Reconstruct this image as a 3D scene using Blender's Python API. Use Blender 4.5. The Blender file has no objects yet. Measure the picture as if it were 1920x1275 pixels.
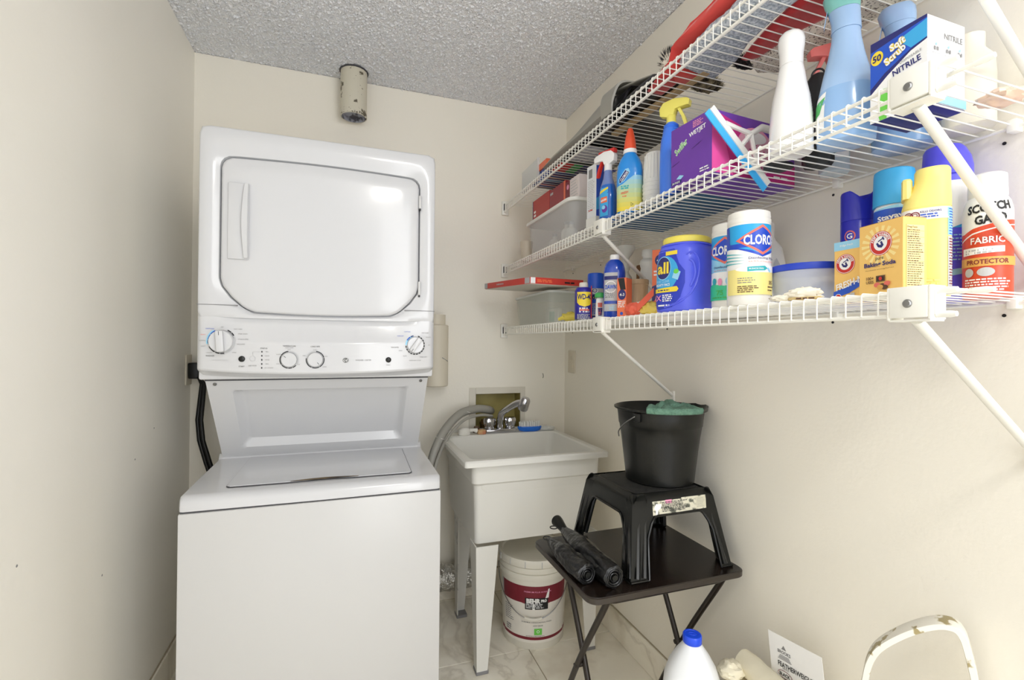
import bpy, bmesh, math, random
from math import sin, cos, pi, radians, atan2, sqrt
from mathutils import Vector, Matrix, noise
random.seed(7)
sc = bpy.context.scene
COL = sc.collection

# ---------------------------------------------------------------- camera, light, exposure
cam_d = bpy.data.cameras.new('camera'); cam = bpy.data.objects.new('camera', cam_d); COL.objects.link(cam)
cam_d.sensor_width = 36.0; cam_d.lens = 890.473 / 1920 * 36.0; cam_d.clip_start = 0.02
_r = Vector((0.94387476, -0.33019289, 0.0085496)); _u = Vector((-0.01029835, -0.0035472, 0.99994068)); _f = Vector((0.33014298, 0.94390681, 0.00674855))
cam.matrix_world = Matrix(((_r.x, _u.x, -_f.x, 0.0), (_r.y, _u.y, -_f.y, 0.0), (_r.z, _u.z, -_f.z, 1.244683), (0, 0, 0, 1)))
sc.camera = cam
W = bpy.data.worlds.new('world'); sc.world = W; W.use_nodes = True
W.node_tree.nodes['Background'].inputs[0].default_value = (0.97, 0.985, 1.0, 1)
W.node_tree.nodes['Background'].inputs[1].default_value = 1.25

def area(name, loc, rot, size, power, color=(1, 1, 1), size_y=None, shape='DISK'):
    l = bpy.data.lights.new(name, 'AREA'); l.shape = shape; l.size = size; l.energy = power; l.color = color
    if size_y: l.shape = 'RECTANGLE'; l.size_y = size_y
    o = bpy.data.objects.new(name, l); COL.objects.link(o); o.location = loc; o.rotation_euler = rot
    return o
LAMP = (0.32, -0.42, 2.33)   # the lamp itself is the glowing dome built below
area('left_wall_fill', (0.72, -1.0, 1.45), (radians(90), 0, radians(33)), 0.9, 22, (0.97, 0.985, 1.0), 1.9)  # added fill light, unseen behind the camera, brightens the left wall
sc.cycles.max_bounces = 20; sc.cycles.diffuse_bounces = 14; sc.cycles.transparent_max_bounces = 24
sc.view_settings.view_transform = 'Standard'; sc.view_settings.look = 'None'
sc.view_settings.exposure = 0.0; sc.view_settings.gamma = 1.0; sc.view_settings.use_curve_mapping = False

# ---------------------------------------------------------------- materials
def lin(c):
    def f(v):
        v /= 255.0
        return v / 12.92 if v <= 0.04045 else ((v + 0.055) / 1.055) ** 2.4
    return (f(c[0]), f(c[1]), f(c[2]), 1.0)
MATS = {}
def mat(name, rgb, rough=0.5, metal=0.0, alpha=1.0, bump=0.0, bscale=200.0, rgb2=None, cscale=8.0, spec=0.5, emit=0.0, coat=0.0, detail=4.0, lo=0.35, hi=0.65, stretch=None, sheen=0.0, kind='noise', bdist=0.002):
    if name in MATS: return MATS[name]
    m = bpy.data.materials.new(name); m.use_nodes = True; nt = m.node_tree; b = nt.nodes['Principled BSDF']
    b.inputs['Base Color'].default_value = lin(rgb); b.inputs['Roughness'].default_value = rough; b.inputs['Metallic'].default_value = metal
    b.inputs['Alpha'].default_value = alpha; b.inputs['Specular IOR Level'].default_value = spec
    if coat: b.inputs['Coat Weight'].default_value = coat; b.inputs['Coat Roughness'].default_value = 0.08
    if sheen: b.inputs['Sheen Weight'].default_value = sheen
    if emit: b.inputs['Emission Color'].default_value = lin(rgb); b.inputs['Emission Strength'].default_value = emit
    if bump or rgb2:
        tc = nt.nodes.new('ShaderNodeTexCoord'); mp = nt.nodes.new('ShaderNodeMapping'); nt.links.new(tc.outputs['Object'], mp.inputs['Vector'])
        if stretch: mp.inputs['Scale'].default_value = stretch
    if rgb2:
        n = nt.nodes.new('ShaderNodeTexNoise'); n.inputs['Scale'].default_value = cscale; n.inputs['Detail'].default_value = detail
        nt.links.new(mp.outputs[0], n.inputs['Vector'])
        r = nt.nodes.new('ShaderNodeValToRGB'); r.color_ramp.elements[0].position = lo; r.color_ramp.elements[1].position = hi
        r.color_ramp.elements[0].color = lin(rgb); r.color_ramp.elements[1].color = lin(rgb2)
        nt.links.new(n.outputs['Fac'], r.inputs['Fac']); nt.links.new(r.outputs['Color'], b.inputs['Base Color'])
    if bump:
        if kind == 'voronoi':
            n = nt.nodes.new('ShaderNodeTexVoronoi'); n.inputs['Scale'].default_value = bscale; out = n.outputs['Distance']
        else:
            n = nt.nodes.new('ShaderNodeTexNoise'); n.inputs['Scale'].default_value = bscale; n.inputs['Detail'].default_value = 3.0; out = n.outputs['Fac']
        nt.links.new(mp.outputs[0], n.inputs['Vector'])
        bp = nt.nodes.new('ShaderNodeBump'); bp.inputs['Strength'].default_value = bump; bp.inputs['Distance'].default_value = bdist
        nt.links.new(out, bp.inputs['Height']); nt.links.new(bp.outputs[0], b.inputs['Normal'])
    MATS[name] = m; return m
M = {}
M['wall'] = mat('painted_plaster_cream', (238, 234, 223), 0.6, bump=0.16, bscale=90, rgb2=(240, 235, 223), cscale=2.5, bdist=0.003)
M['wallL'] = mat('painted_plaster_pale', (240, 237, 228), 0.42, bump=0.2, bscale=40, rgb2=(242, 239, 231), cscale=2.0, bdist=0.003)
M['enamel'] = mat('white_enamel', (202, 203, 206), 0.2, coat=0.3)
M['enamel2'] = mat('white_enamel_base', (197, 197, 197), 0.3)
M['whiteplastic'] = mat('white_plastic', (228, 228, 224), 0.35)
M['seam'] = mat('dark_seam', (70, 70, 74), 0.7)
M['vinyl'] = mat('white_vinyl_coat', (238, 237, 230), 0.35)
M['sink'] = mat('sink_plastic', (222, 221, 215), 0.4)
M['chrome'] = mat('chrome', (200, 200, 205), 0.12, 1.0)
M['steel'] = mat('zinc_steel', (150, 150, 150), 0.35, 1.0)
M['blackp'] = mat('black_plastic', (15, 16, 14), 0.34, spec=0.4, bump=0.1, bscale=300)
M['blackg'] = mat('black_gloss', (13, 14, 13), 0.18)
M['black'] = mat('black_ink', (25, 25, 28), 0.5)
M['grey'] = mat('grey_ink', (130, 130, 132), 0.5)
M['lgrey'] = mat('light_grey_print', (185, 186, 188), 0.5)
M['white'] = mat('white_print', (240, 240, 240), 0.45)
M['navy'] = mat('navy_print', (38, 40, 110), 0.4)
M['blue'] = mat('blue_print', (36, 84, 196), 0.4)
M['sky'] = mat('sky_blue_print', (60, 168, 226), 0.4)
M['lblue'] = mat('pale_blue_print', (150, 208, 238), 0.4)
M['teal'] = mat('teal_print', (50, 170, 180), 0.4)
M['green'] = mat('green_print', (70, 176, 90), 0.4)
M['lime'] = mat('lime_print', (110, 205, 80), 0.4)
M['yellow'] = mat('yellow_print', (240, 214, 60), 0.4)
M['pyellow'] = mat('pale_yellow_print', (236, 222, 140), 0.4)
M['red'] = mat('red_print', (200, 46, 40), 0.4)
M['orange'] = mat('orange_print', (232, 110, 70), 0.4)
M['coral'] = mat('coral_print', (222, 110, 96), 0.45)
M['maroon'] = mat('maroon_print', (122, 26, 44), 0.45)
M['pink'] = mat('pink_print', (232, 150, 185), 0.45)
M['magenta'] = mat('magenta_print', (200, 40, 130), 0.45)
M['purple'] = mat('purple_print', (104, 56, 160), 0.45)
M['brown'] = mat('brown_print', (90, 60, 40), 0.5)
M['tan'] = mat('tan_print', (214, 160, 80), 0.5)

# ---------------------------------------------------------------- mesh helpers
def finish(name, me, mats, parent=None, smooth=True, angle=0.7):
    me.name = name
    for m in (mats if isinstance(mats, (list, tuple)) else [mats]):
        me.materials.append(M[m] if isinstance(m, str) else m)
    if smooth:
        me.shade_smooth(); me.set_sharp_from_angle(angle=angle)
    o = bpy.data.objects.new(name, me); COL.objects.link(o)
    if parent is not None: o.parent = parent
    return o

class MB:
    def __init__(s): s.v = []; s.f = []; s.m = []; s.cur = 0
    def add(s, vs, fs):
        b = len(s.v); s.v += [tuple(v) for v in vs]; s.f += [tuple(b + i for i in f) for f in fs]; s.m += [s.cur] * len(fs); return s
    def frombm(s, bm, mt=None):
        bm.verts.ensure_lookup_table()
        vs = [(mt @ v.co) if mt else v.co.copy() for v in bm.verts]
        for i, v in enumerate(bm.verts): v.index = i
        s.add(vs, [[v.index for v in f.verts] for f in bm.faces]); bm.free(); return s
    def box(s, x0, x1, y0, y1, z0, z1, bev=0.0, seg=2, mt=None):
        bm = bmesh.new(); bmesh.ops.create_cube(bm, size=1)
        for v in bm.verts: v.co = Vector(((x0 + x1) / 2 + v.co.x * (x1 - x0), (y0 + y1) / 2 + v.co.y * (y1 - y0), (z0 + z1) / 2 + v.co.z * (z1 - z0)))
        if bev: bmesh.ops.bevel(bm, geom=bm.edges[:], offset=bev, segments=seg, profile=0.5, affect='EDGES')
        return s.frombm(bm, mt)
    def tube(s, pts, r, n=8, closed=False, caps=True, flat=1.0):
        pts = [Vector(p) for p in pts]; N = len(pts); rs = r if isinstance(r, (list, tuple)) else [r] * N
        prev = None; rings = []
        for i in range(N):
            a = pts[i - 1] if (i > 0 or closed) else pts[i]; c = pts[(i + 1) % N] if (i < N - 1 or closed) else pts[i]
            t = (c - a).normalized() if (c - a).length > 1e-9 else Vector((0, 0, 1))
            if prev is None:
                up = Vector((0, 0, 1)) if abs(t.z) < 0.95 else Vector((1, 0, 0)); nx = t.cross(up).normalized()
            else: nx = (prev - t * prev.dot(t)).normalized()
            ny = t.cross(nx); prev = nx
            rings.append([pts[i] + rs[i] * (nx * cos(2 * pi * k / n) + ny * flat * sin(2 * pi * k / n)) for k in range(n)])
        vs = [v for rg in rings for v in rg]; fs = []
        for i in range(N if closed else N - 1):
            j = (i + 1) % N
            for k in range(n):
                l = (k + 1) % n; fs.append((i * n + k, i * n + l, j * n + l, j * n + k))
        if caps and not closed: fs.append(tuple(range(n))[::-1]); fs.append(tuple((N - 1) * n + k for k in range(n)))
        return s.add(vs, fs)
    def lathe(s, prof, n=24, c=(0, 0), cap0=True, cap1=True, sx=1.0, sy=1.0):
        return s.loft([(z, r * sx, r * sy, 2, c[0], c[1]) for r, z in prof], n, cap0, cap1)
    def loft(s, rings, n=24, cap0=True, cap1=True):
        vs = []
        for R in rings:
            z, a, b, p = R[:4]; dx, dy = (R[4], R[5]) if len(R) > 4 else (0, 0)
            for k in range(n):
                t = 2 * pi * k / n; ct, st = cos(t), sin(t)
                q = (abs(ct / max(a, 1e-5)) ** p + abs(st / max(b, 1e-5)) ** p) ** (-1.0 / p)
                vs.append((dx + q * ct, dy + q * st, z))
        fs = []
        for i in range(len(rings) - 1):
            for k in range(n):
                l = (k + 1) % n; fs.append((i * n + k, i * n + l, (i + 1) * n + l, (i + 1) * n + k))
        if cap0: fs.append(tuple(range(n))[::-1])
        if cap1: fs.append(tuple((len(rings) - 1) * n + k for k in range(n)))
        return s.add(vs, fs)
    def sections(s, secs, cap=True, closed=True):
        n = len(secs[0]); vs = [v for q in secs for v in q]; fs = []
        for i in range(len(secs) - 1):
            for k in range(n if closed else n - 1):
                l = (k + 1) % n; fs.append((i * n + k, i * n + l, (i + 1) * n + l, (i + 1) * n + k))
        if cap and closed: fs.append(tuple(range(n))[::-1]); fs.append(tuple((len(secs) - 1) * n + k for k in range(n)))
        return s.add(vs, fs)
    def prism(s, poly, h0, h1, fn, bev=0.0):
        """poly: list of (u,v); fn(u,v,h)->xyz"""
        n = len(poly); vs = [fn(u, v, h0) for u, v in poly] + [fn(u, v, h1) for u, v in poly]
        fs = [tuple(range(n))[::-1], tuple(range(n, 2 * n))] + [(k, (k + 1) % n, n + (k + 1) % n, n + k) for k in range(n)]
        return s.add(vs, fs)
    def grid(s, fn, nu, nv):
        vs = [fn(i / nu, j / nv) for j in range(nv + 1) for i in range(nu + 1)]
        fs = [(j * (nu + 1) + i, j * (nu + 1) + i + 1, (j + 1) * (nu + 1) + i + 1, (j + 1) * (nu + 1) + i) for j in range(nv) for i in range(nu)]
        return s.add(vs, fs)
    def build(s, name, mats, parent=None, smooth=True, angle=0.7, fixn=True, loc=None):
        me = bpy.data.meshes.new(name); me.from_pydata(s.v, [], s.f)
        for i, p in enumerate(me.polygons): p.material_index = s.m[i]
        if fixn:
            bm = bmesh.new(); bm.from_mesh(me); bmesh.ops.recalc_face_normals(bm, faces=bm.faces[:]); bm.to_mesh(me); bm.free()
        o = finish(name, me, mats, parent, smooth, angle)
        if loc: o.location = loc
        return o

def thing(name, label, cat, loc=(0, 0, 0), rz=0.0, group=None):
    o = bpy.data.objects.new(name, None); COL.objects.link(o); o.location = loc; o.rotation_euler = (0, 0, radians(rz)); o.empty_display_size = 0.05
    o['label'] = label; o['category'] = cat
    if group: o['group'] = group
    return o
def struct(o): o['kind'] = 'structure'; return o
def tag(o, label, cat, group=None):
    o['label'] = label; o['category'] = cat
    if group: o['group'] = group
    return o
def copy_tree(o, parent=None):
    c = o.copy(); COL.objects.link(c)
    if parent: c.parent = parent
    for ch in o.children: copy_tree(ch, c)
    return c

# ---- flat print: polygons and lettering laid on a surface
FONT = {}
def font_mesh(txt, bold):
    key = (txt, bold)
    if key not in FONT:
        c = bpy.data.curves.new('t', 'FONT'); c.body = txt; c.size = 1.0; c.resolution_u = 2; c.offset = bold; c.align_x = 'CENTER'; c.align_y = 'CENTER'
        o = bpy.data.objects.new('t', c); COL.objects.link(o)
        dg = bpy.context.evaluated_depsgraph_get(); me = o.evaluated_get(dg).to_mesh()
        vs = [v.co.copy() for v in me.vertices]; fs = [tuple(p.vertices) for p in me.polygons]
        o.evaluated_get(dg).to_mesh_clear(); bpy.data.objects.remove(o)
        xs = [v.x for v in vs] or [0]; ys = [v.y for v in vs] or [0]
        cx, cy = (min(xs) + max(xs)) / 2, (min(ys) + max(ys)) / 2
        FONT[key] = ([(v.x - cx, v.y - cy) for v in vs], fs, max(xs) - min(xs), max(ys) - min(ys))
    return FONT[key]
def plane_map(O, deg, eps=0.00009, tilt=None):
    a = radians(deg); N = Vector((cos(a), sin(a), 0)); U = Vector((-sin(a), cos(a), 0)); V = Vector((0, 0, 1)); O = Vector(O)
    if tilt is not None: V = (V * cos(tilt) - N * sin(tilt)); N = U.cross(V)
    return lambda u, v, h: O + U * u + V * v + N * (eps * h)
def free_map(O, U, V, eps=0.00009):
    O = Vector(O); U = Vector(U).normalized(); V = Vector(V).normalized(); N = U.cross(V)
    return lambda u, v, h: O + U * u + V * v + N * (eps * h)
def loft_map(rings, th0=-90.0, eps=0.00015, R=None):
    """wraps print on a loft; u is arc length about th0 with radius R, v is height z"""
    t0 = radians(th0); R = R or max(rings[0][1], rings[0][2])
    zs = [r[0] for r in rings]
    def f(u, v, h):
        i = 0
        while i < len(rings) - 2 and v > zs[i + 1]: i += 1
        A, B = rings[i], rings[i + 1]; k = 0 if B[0] == A[0] else min(1, max(0, (v - A[0]) / (B[0] - A[0])))
        a = A[1] + (B[1] - A[1]) * k; b = A[2] + (B[2] - A[2]) * k; p = A[3] + (B[3] - A[3]) * k
        dx = (A[4] + (B[4] - A[4]) * k) if len(A) > 4 else 0; dy = (A[5] + (B[5] - A[5]) * k) if len(A) > 4 else 0
        t = t0 + u / R; ct, st = cos(t), sin(t); q = (abs(ct / a) ** p + abs(st / b) ** p) ** (-1.0 / p) + 0.0004 + eps * h
        return Vector((dx + q * ct, dy + q * st, v))
    f.curved = True
    return f
class Print:
    def __init__(s, mp, step=0.004): s.mp = mp; s.mb = MB(); s.mats = []; s.lay = 1; s.step = step
    def _m(s, m):
        if m not in s.mats: s.mats.append(m)
        s.mb.cur = s.mats.index(m)
    def poly(s, pts, m, lay=None):
        s._m(m); h = s.lay if lay is None else lay
        if lay is None: s.lay += 1
        if not getattr(s.mp, 'curved', False):
            s.mb.add([s.mp(u, v, h) for u, v in pts], [tuple(range(len(pts)))]); return s
        bm = bmesh.new(); f = bm.faces.new([bm.verts.new((u, v, 0)) for u, v in pts])
        us = [p[0] for p in pts]; vs = [p[1] for p in pts]
        k = min(us) + s.step
        while k < max(us):
            bmesh.ops.bisect_plane(bm, geom=bm.verts[:] + bm.edges[:] + bm.faces[:], plane_co=(k, 0, 0), plane_no=(1, 0, 0)); k += s.step
        k = min(vs) + 0.02
        while k < max(vs):
            bmesh.ops.bisect_plane(bm, geom=bm.verts[:] + bm.edges[:] + bm.faces[:], plane_co=(0, k, 0), plane_no=(0, 1, 0)); k += 0.02
        bm.verts.ensure_lookup_table()
        for i, v in enumerate(bm.verts): v.index = i
        s.mb.add([s.mp(v.co.x, v.co.y, h) for v in bm.verts], [[v.index for v in f.verts] for f in bm.faces]); bm.free(); return s
    def rect(s, u0, u1, v0, v1, m, lay=None): return s.poly([(u0, v0), (u1, v0), (u1, v1), (u0, v1)], m, lay)
    def ell(s, cu, cv, a, b, m, n=20, lay=None): return s.poly([(cu + a * cos(2 * pi * k / n), cv + b * sin(2 * pi * k / n)) for k in range(n)], m, lay)
    def ring(s, cu, cv, r0, r1, m, n=24, a0=0.0, a1=360.0, lay=None):
        s._m(m); h = s.lay if lay is None else lay
        if lay is None: s.lay += 1
        vs = []; fs = []
        for k in range(n + 1):
            t = radians(a0 + (a1 - a0) * k / n)
            vs += [s.mp(cu + r0 * cos(t), cv + r0 * sin(t), h), s.mp(cu + r1 * cos(t), cv + r1 * sin(t), h)]
            if k: fs.append((2 * k - 2, 2 * k - 1, 2 * k + 1, 2 * k))
        s.mb.add(vs, fs); return s
    def text(s, txt, cu, cv, h, m, bold=0.0, w=None, rot=0.0, skew=0.0, lay=None, arc=None):
        """h = height of the lettering in metres, w = its width if it must be squeezed"""
        s._m(m); L = s.lay if lay is None else lay
        if lay is None: s.lay += 1
        vs, fs, tw, th = font_mesh(txt, bold); sy = h / max(th, 1e-6); sx = (w / tw) if w else sy
        c_, s_ = cos(radians(rot)), sin(radians(rot)); out = []
        for x, y in vs:
            X, Y = x * sx + skew * y * sy, y * sy
            if arc:
                a = X / arc; X, Y = (arc + Y) * sin(a), (arc + Y) * cos(a) - arc
            out.append(s.mp(cu + X * c_ - Y * s_, cv + X * s_ + Y * c_, L + 2.5))
        s.mb.add(out, fs); return s
    def lines(s, u0, u1, v1, v0, n, h, m, seed=1, lay=None):
        """rows of tiny unreadable print"""
        rnd = random.Random(seed)
        L = s.lay if lay is None else lay
        for i in range(n):
            v = v1 - (v1 - v0) * (i + 0.5) / n; u = u0
            end = u0 + (u1 - u0) * rnd.uniform(0.7, 1.0)
            while u < end:
                w = min(rnd.uniform(1.0, 4.5) * h, end - u)
                s._m(m); s.mb.add([s.mp(u, v - h / 2, L), s.mp(u + w, v - h / 2, L), s.mp(u + w, v + h / 2, L), s.mp(u, v + h / 2, L)], [(0, 1, 2, 3)])
                u += w + h * 0.7
        if lay is None: s.lay += 1
        return s
    def build(s, name, parent): return s.mb.build(name, s.mats, parent, smooth=False, fixn=False)

# ================================================================ THE SETTING
XL, XR, YB, ZC, YF = -0.604, 1.099, 2.289, 2.44, -0.62
M['ceil'] = mat('popcorn_ceiling', (243, 246, 252), 0.7, bump=0.9, bscale=140, rgb2=(250, 251, 254), cscale=60, bdist=0.012)
def wallbox(name, x0, x1, y0, y1, z0, z1, m):
    return struct(MB().box(x0, x1, y0, y1, z0, z1).build(name, m, smooth=False))
# back wall has a real opening for the recessed valve box
ox0, ox1, oz0, oz1 = 0.612, 0.848, 0.80, 0.99
wb = MB()
for a, b, c, d in ((XL - .1, ox0, 0, ZC), (ox1, XR + .1, 0, ZC), (ox0, ox1, 0, oz0), (ox0, ox1, oz1, ZC)): wb.box(a, b, YB, YB + 0.1, c, d)
struct(wb.build('wall_back', 'wall', smooth=False))
wallbox('wall_left', XL - 0.1, XL, YF, YB, 0, ZC, 'wallL')
wallbox('wall_right', XR, XR + 0.1, YF, YB, 0, ZC, 'wall')
# popcorn ceiling: relief as geometry near the camera's view, fine bump in the material
def ceil_fn(u, v):
    x = XL - .1 + (XR - XL + .2) * u; y = .2 + (YB + .1 - .2) * v
    n = noise.noise(Vector((x * 115, y * 115, 3.1))) + 0.6 * noise.noise(Vector((x * 200, y * 200, 9.1)))
    return (x, y, ZC + 0.003 - 0.0074 * max(0.0, n * 1.4))
cb = MB().grid(ceil_fn, 700, 800)
cb.add([(XL - .1, YF, ZC + .06), (XR + .1, YF, ZC + .06), (XR + .1, YB + .1, ZC + .06), (XL - .1, YB + .1, ZC + .06), (XL - .1, YF, ZC + .003), (XR + .1, YF, ZC + .003), (XR + .1, .2, ZC + .003), (XL - .1, .2, ZC + .003)], [(0, 1, 2, 3), (4, 5, 6, 7)])
struct(cb.build('ceiling', 'ceil', fixn=False, angle=3.2))

# floor with tiles
M['grout'] = mat('grout', (170, 160, 138), 0.9)
M['tile'] = mat('marbled_beige_tile', (244, 239, 226), 0.28, rgb2=(206, 196, 176), cscale=4.5, detail=12.0, lo=0.5, hi=0.78, bump=0.05, bscale=30)
def marble(m):
    nt = m.node_tree; b = nt.nodes['Principled BSDF']
    tc = nt.nodes.new('ShaderNodeTexCoord'); w = nt.nodes.new('ShaderNodeTexNoise'); w.inputs['Scale'].default_value = 2.2; w.inputs['Detail'].default_value = 8; w.inputs['Distortion'].default_value = 1.6
    nt.links.new(tc.outputs['Generated'] if False else tc.outputs['Object'], w.inputs['Vector'])
    r = nt.nodes.new('ShaderNodeValToRGB'); e = r.color_ramp.elements
    e[0].position = 0.46; e[0].color = (0, 0, 0, 1); e[1].position = 0.5; e[1].color = (1, 1, 1, 1); e2 = e.new(0.54); e2.color = (0, 0, 0, 1)
    nt.links.new(w.outputs['Fac'], r.inputs['Fac'])
    old = b.inputs['Base Color'].links[0].from_socket
    mx = nt.nodes.new('ShaderNodeMixRGB'); mx.blend_type = 'MIX'; mx.inputs[2].default_value = lin((150, 138, 116))
    ml = nt.nodes.new('ShaderNodeMath'); ml.operation = 'MULTIPLY'; ml.inputs[1].default_value = 0.28
    nt.links.new(r.outputs['Color'], ml.inputs[0]); nt.links.new(ml.outputs[0], mx.inputs[0]); nt.links.new(old, mx.inputs[1]); nt.links.new(mx.outputs[0], b.inputs['Base Color'])
marble(M['tile'])
M['tile'].node_tree.nodes['Principled BSDF'].inputs['Specular IOR Level'].default_value = 0.4
fl = wallbox('floor', XL - .1, XR + .1, YF, YB + .1, -0.1, -0.004, 'grout')
T = 0.457
for i in range(-3, 2):
    for j in range(-7, 2):
        x0 = 0.716 + i * T; y0 = 1.81 + j * T; x1 = min(x0 + T, XR); y1 = min(y0 + T, YB); x0 = max(x0, XL); y0 = max(y0, YF)
        if x1 - x0 < 0.02 or y1 - y0 < 0.02: continue
        g = 0.0018
        MB().box(x0 + g, x1 - g, y0 + g, y1 - g, -0.008, 0.0, 0.0012, 1).build('tile', 'tile', fl, smooth=False)
def baseb(name, axis, fixed, a, b, sgn, h=0.115):
    root = None; t = 0.010
    bg = MB()
    lo, hi = (fixed, fixed + sgn * 0.004) if sgn > 0 else (fixed + sgn * 0.004, fixed)
    if axis == 'y': bg.box(lo, hi, a, b, 0.0, h + 0.004)
    else: bg.box(a, b, lo, hi, 0.0, h + 0.004)
    root = struct(bg.build(name, 'grout', smooth=False)); k = a
    while k < b - 0.01:
        e = min(b, k + T); q = MB(); lo, hi = (fixed, fixed + sgn * t) if sgn > 0 else (fixed + sgn * t, fixed)
        if axis == 'y': q.box(lo, hi, k + .0015, e - .0015, 0.001, h, 0.0015, 1)
        else: q.box(k + .0015, e - .0015, lo, hi, 0.001, h, 0.0015, 1)
        q.build('tile', 'tile', root, smooth=False); k = e
baseb('baseboard_right', 'y', XR, 1.81 - 4 * T, YB, -1)
baseb('baseboard_back', 'x', YB, XL, XR, -1)
baseb('baseboard_left', 'y', XL, 0.0, YB, 1)

# hairline crack and small nicks in the left wall's paint
wl = bpy.data.objects['wall_left']
MB().tube([(XL + .0002, .452, 1.178), (XL + .0002, .50, 1.180), (XL + .0002, .56, 1.181), (XL + .0002, .60, 1.184), (XL + .0002, .62, 1.184)], .0007, 4).build('paint_crack', 'grey', wl)
for y, z in ((1.9, .95), (1.75, .88), (1.2, .80), (1.05, 1.02), (1.55, .62)): MB().lathe([(.003, 0), (.002, .0006)], 8).build('paint_nick', 'grey', wl, loc=(XL + .0001, y, z)).rotation_euler = (0, radians(90), 0)
# ceiling lamp that lights the room (behind the camera)
t = thing('ceiling_light', 'round flush ceiling light with frosted white dome, behind the camera', 'light', (LAMP[0], LAMP[1], ZC))
M['dome'] = mat('lamp_dome', (255, 252, 246), 0.4, emit=35.0)
MB().lathe([(0.165, 0.0), (0.17, -0.015), (0.17, -0.03), (0.155, -0.035)], 32).build('canopy', 'enamel', t)
MB().lathe([(0.15, -0.035), (0.155, -0.045), (0.14, -0.07), (0.10, -0.09), (0.05, -0.098), (0.001, -0.1)], 32).build('dome', 'dome', t)

# ceiling pipe stub
t = thing('pipe_stub', 'short cream painted pipe stub hanging from the ceiling above the dryer', 'pipe', (0.022, 2.212, 2.236))
M['pipe'] = mat('chipped_cream_paint', (206, 201, 184), 0.55, rgb2=(92, 84, 66), cscale=30, lo=0.60, hi=0.66, detail=6, bump=0.2, bscale=50)
M['pipein'] = mat('pipe_inside', (170, 172, 180), 0.7, rgb2=(90, 88, 92), cscale=30, lo=0.5, hi=0.6)
MB().lathe([(0.052, 0.0), (0.056, 0.003), (0.056, 0.199)], 36, cap0=False, cap1=False).lathe([(0.052, 0.0), (0.052, 0.15)], 36, cap0=False).build('pipe', 'pipe', t)
MB().lathe([(0.050, 0.006), (0.050, 0.022), (0.001, 0.03)], 32, cap0=False, cap1=False).lathe([(0.0505, 0.002), (0.0505, 0.02)], 32, cap0=False, cap1=False).build('lining', 'pipein', t)
MB().lathe([(0.057, 0.199), (0.0615, 0.2005), (0.0615, 0.2035)], 28, cap0=False).build('gap_ring', 'seam', t)

ch = MB(); rnd = random.Random(6)
for k in range(46):
    a = rnd.uniform(pi * .95, pi * 2.05); z = abs(rnd.gauss(0, .010)) if k < 34 else rnd.uniform(0, .19); w = rnd.uniform(.001, .0035) * (1.3 if z < .01 else .6)
    c_ = Vector((.0563 * cos(a), .0563 * sin(a), z + .002)); tg = Vector((-sin(a), cos(a), 0)); n_ = 6
    ch.add([c_ + tg * (w * cos(2 * pi * i / n_) * rnd.uniform(.6, 1.2)) + Vector((0, 0, w * sin(2 * pi * i / n_) * rnd.uniform(.5, 1.3))) for i in range(n_)], [tuple(range(n_))])
ch.build('paint_chips', mat('bare_pipe', (96, 92, 76), .7), t, smooth=False, fixn=False)['kind'] = 'stuff'
# painted cylinder cover by the dryer, on the back wall
t = thing('pipe_sleeve', 'cream painted round sleeve on the back wall just right of the dryer', 'pipe', (0.40, 2.228, 1.04))
M['sleeve'] = mat('sleeve_paint', (216, 208, 190), 0.5)
MB().lathe([(0.054, 0), (0.058, 0.004), (0.058, 0.284), (0.054, 0.288)], 40).build('sleeve', 'sleeve', t)
MB().lathe([(0.044, 0.288), (0.044, 0.335)], 32).build('neck', 'sleeve', t)
MB().tube([(0.02, -0.0565, 0.135), (0.05, -0.034, 0.118)], 0.0015, 6).build('scratch', 'grey', t)

# ================================================================ STACKED WASHER AND DRYER
A = thing('washer_dryer', 'tall white stacked washer and dryer unit beside the left wall', 'washer dryer', (0, 0, 0))
xl, xr = -0.403, 0.277; cx = (xl + xr) / 2; hw = (xr - xl) / 2
# washer base cabinet
q = MB().box(xl, xr, 1.433, 2.20, 0.02, 0.797, 0.004, 2); q.build('washer_cabinet', 'enamel2', A)
MB().box(xl + 0.004, xr - 0.004, 1.437, 2.19, 0.795, 0.803).build('seam', 'seam', A, smooth=False)
# washer top deck: rounded front edge, opening for the lid
def deck_sec(x, ins=0.0):
    p = []
    y0 = 1.433 + ins
    for k in range(7):
        a = radians(-5 + 95 * k / 6); p.append((x, y0 + 0.028 - 0.028 * cos(a), 0.812 + 0.028 * sin(a) if k else 0.8025))
    p += [(x, 1.60, 0.8415), (x, 1.80, 0.8425), (x, 1.845, 0.8435), (x, 1.862, 0.858), (x, 2.0, 0.86), (x, 2.0, 0.803)]
    return p
secs = []
for x, ins in ((xl, 0.012), (xl + 0.004, 0.004), (xl + 0.012, 0.0), (xl + 0.1, -0.001), (cx, -0.004), (xr - 0.1, -0.001), (xr - 0.012, 0.0), (xr - 0.004, 0.004), (xr, 0.012)):
    secs.append([Vector(v) for v in deck_sec(x, ins)])
for i, s_ in enumerate(secs):
    if i in (0, 8):
        for v in s_: v.z = min(v.z, 0.836) if v.y < 1.86 else v.z
MB().sections(secs).build('washer_top', 'enamel', A, angle=0.6)
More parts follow.
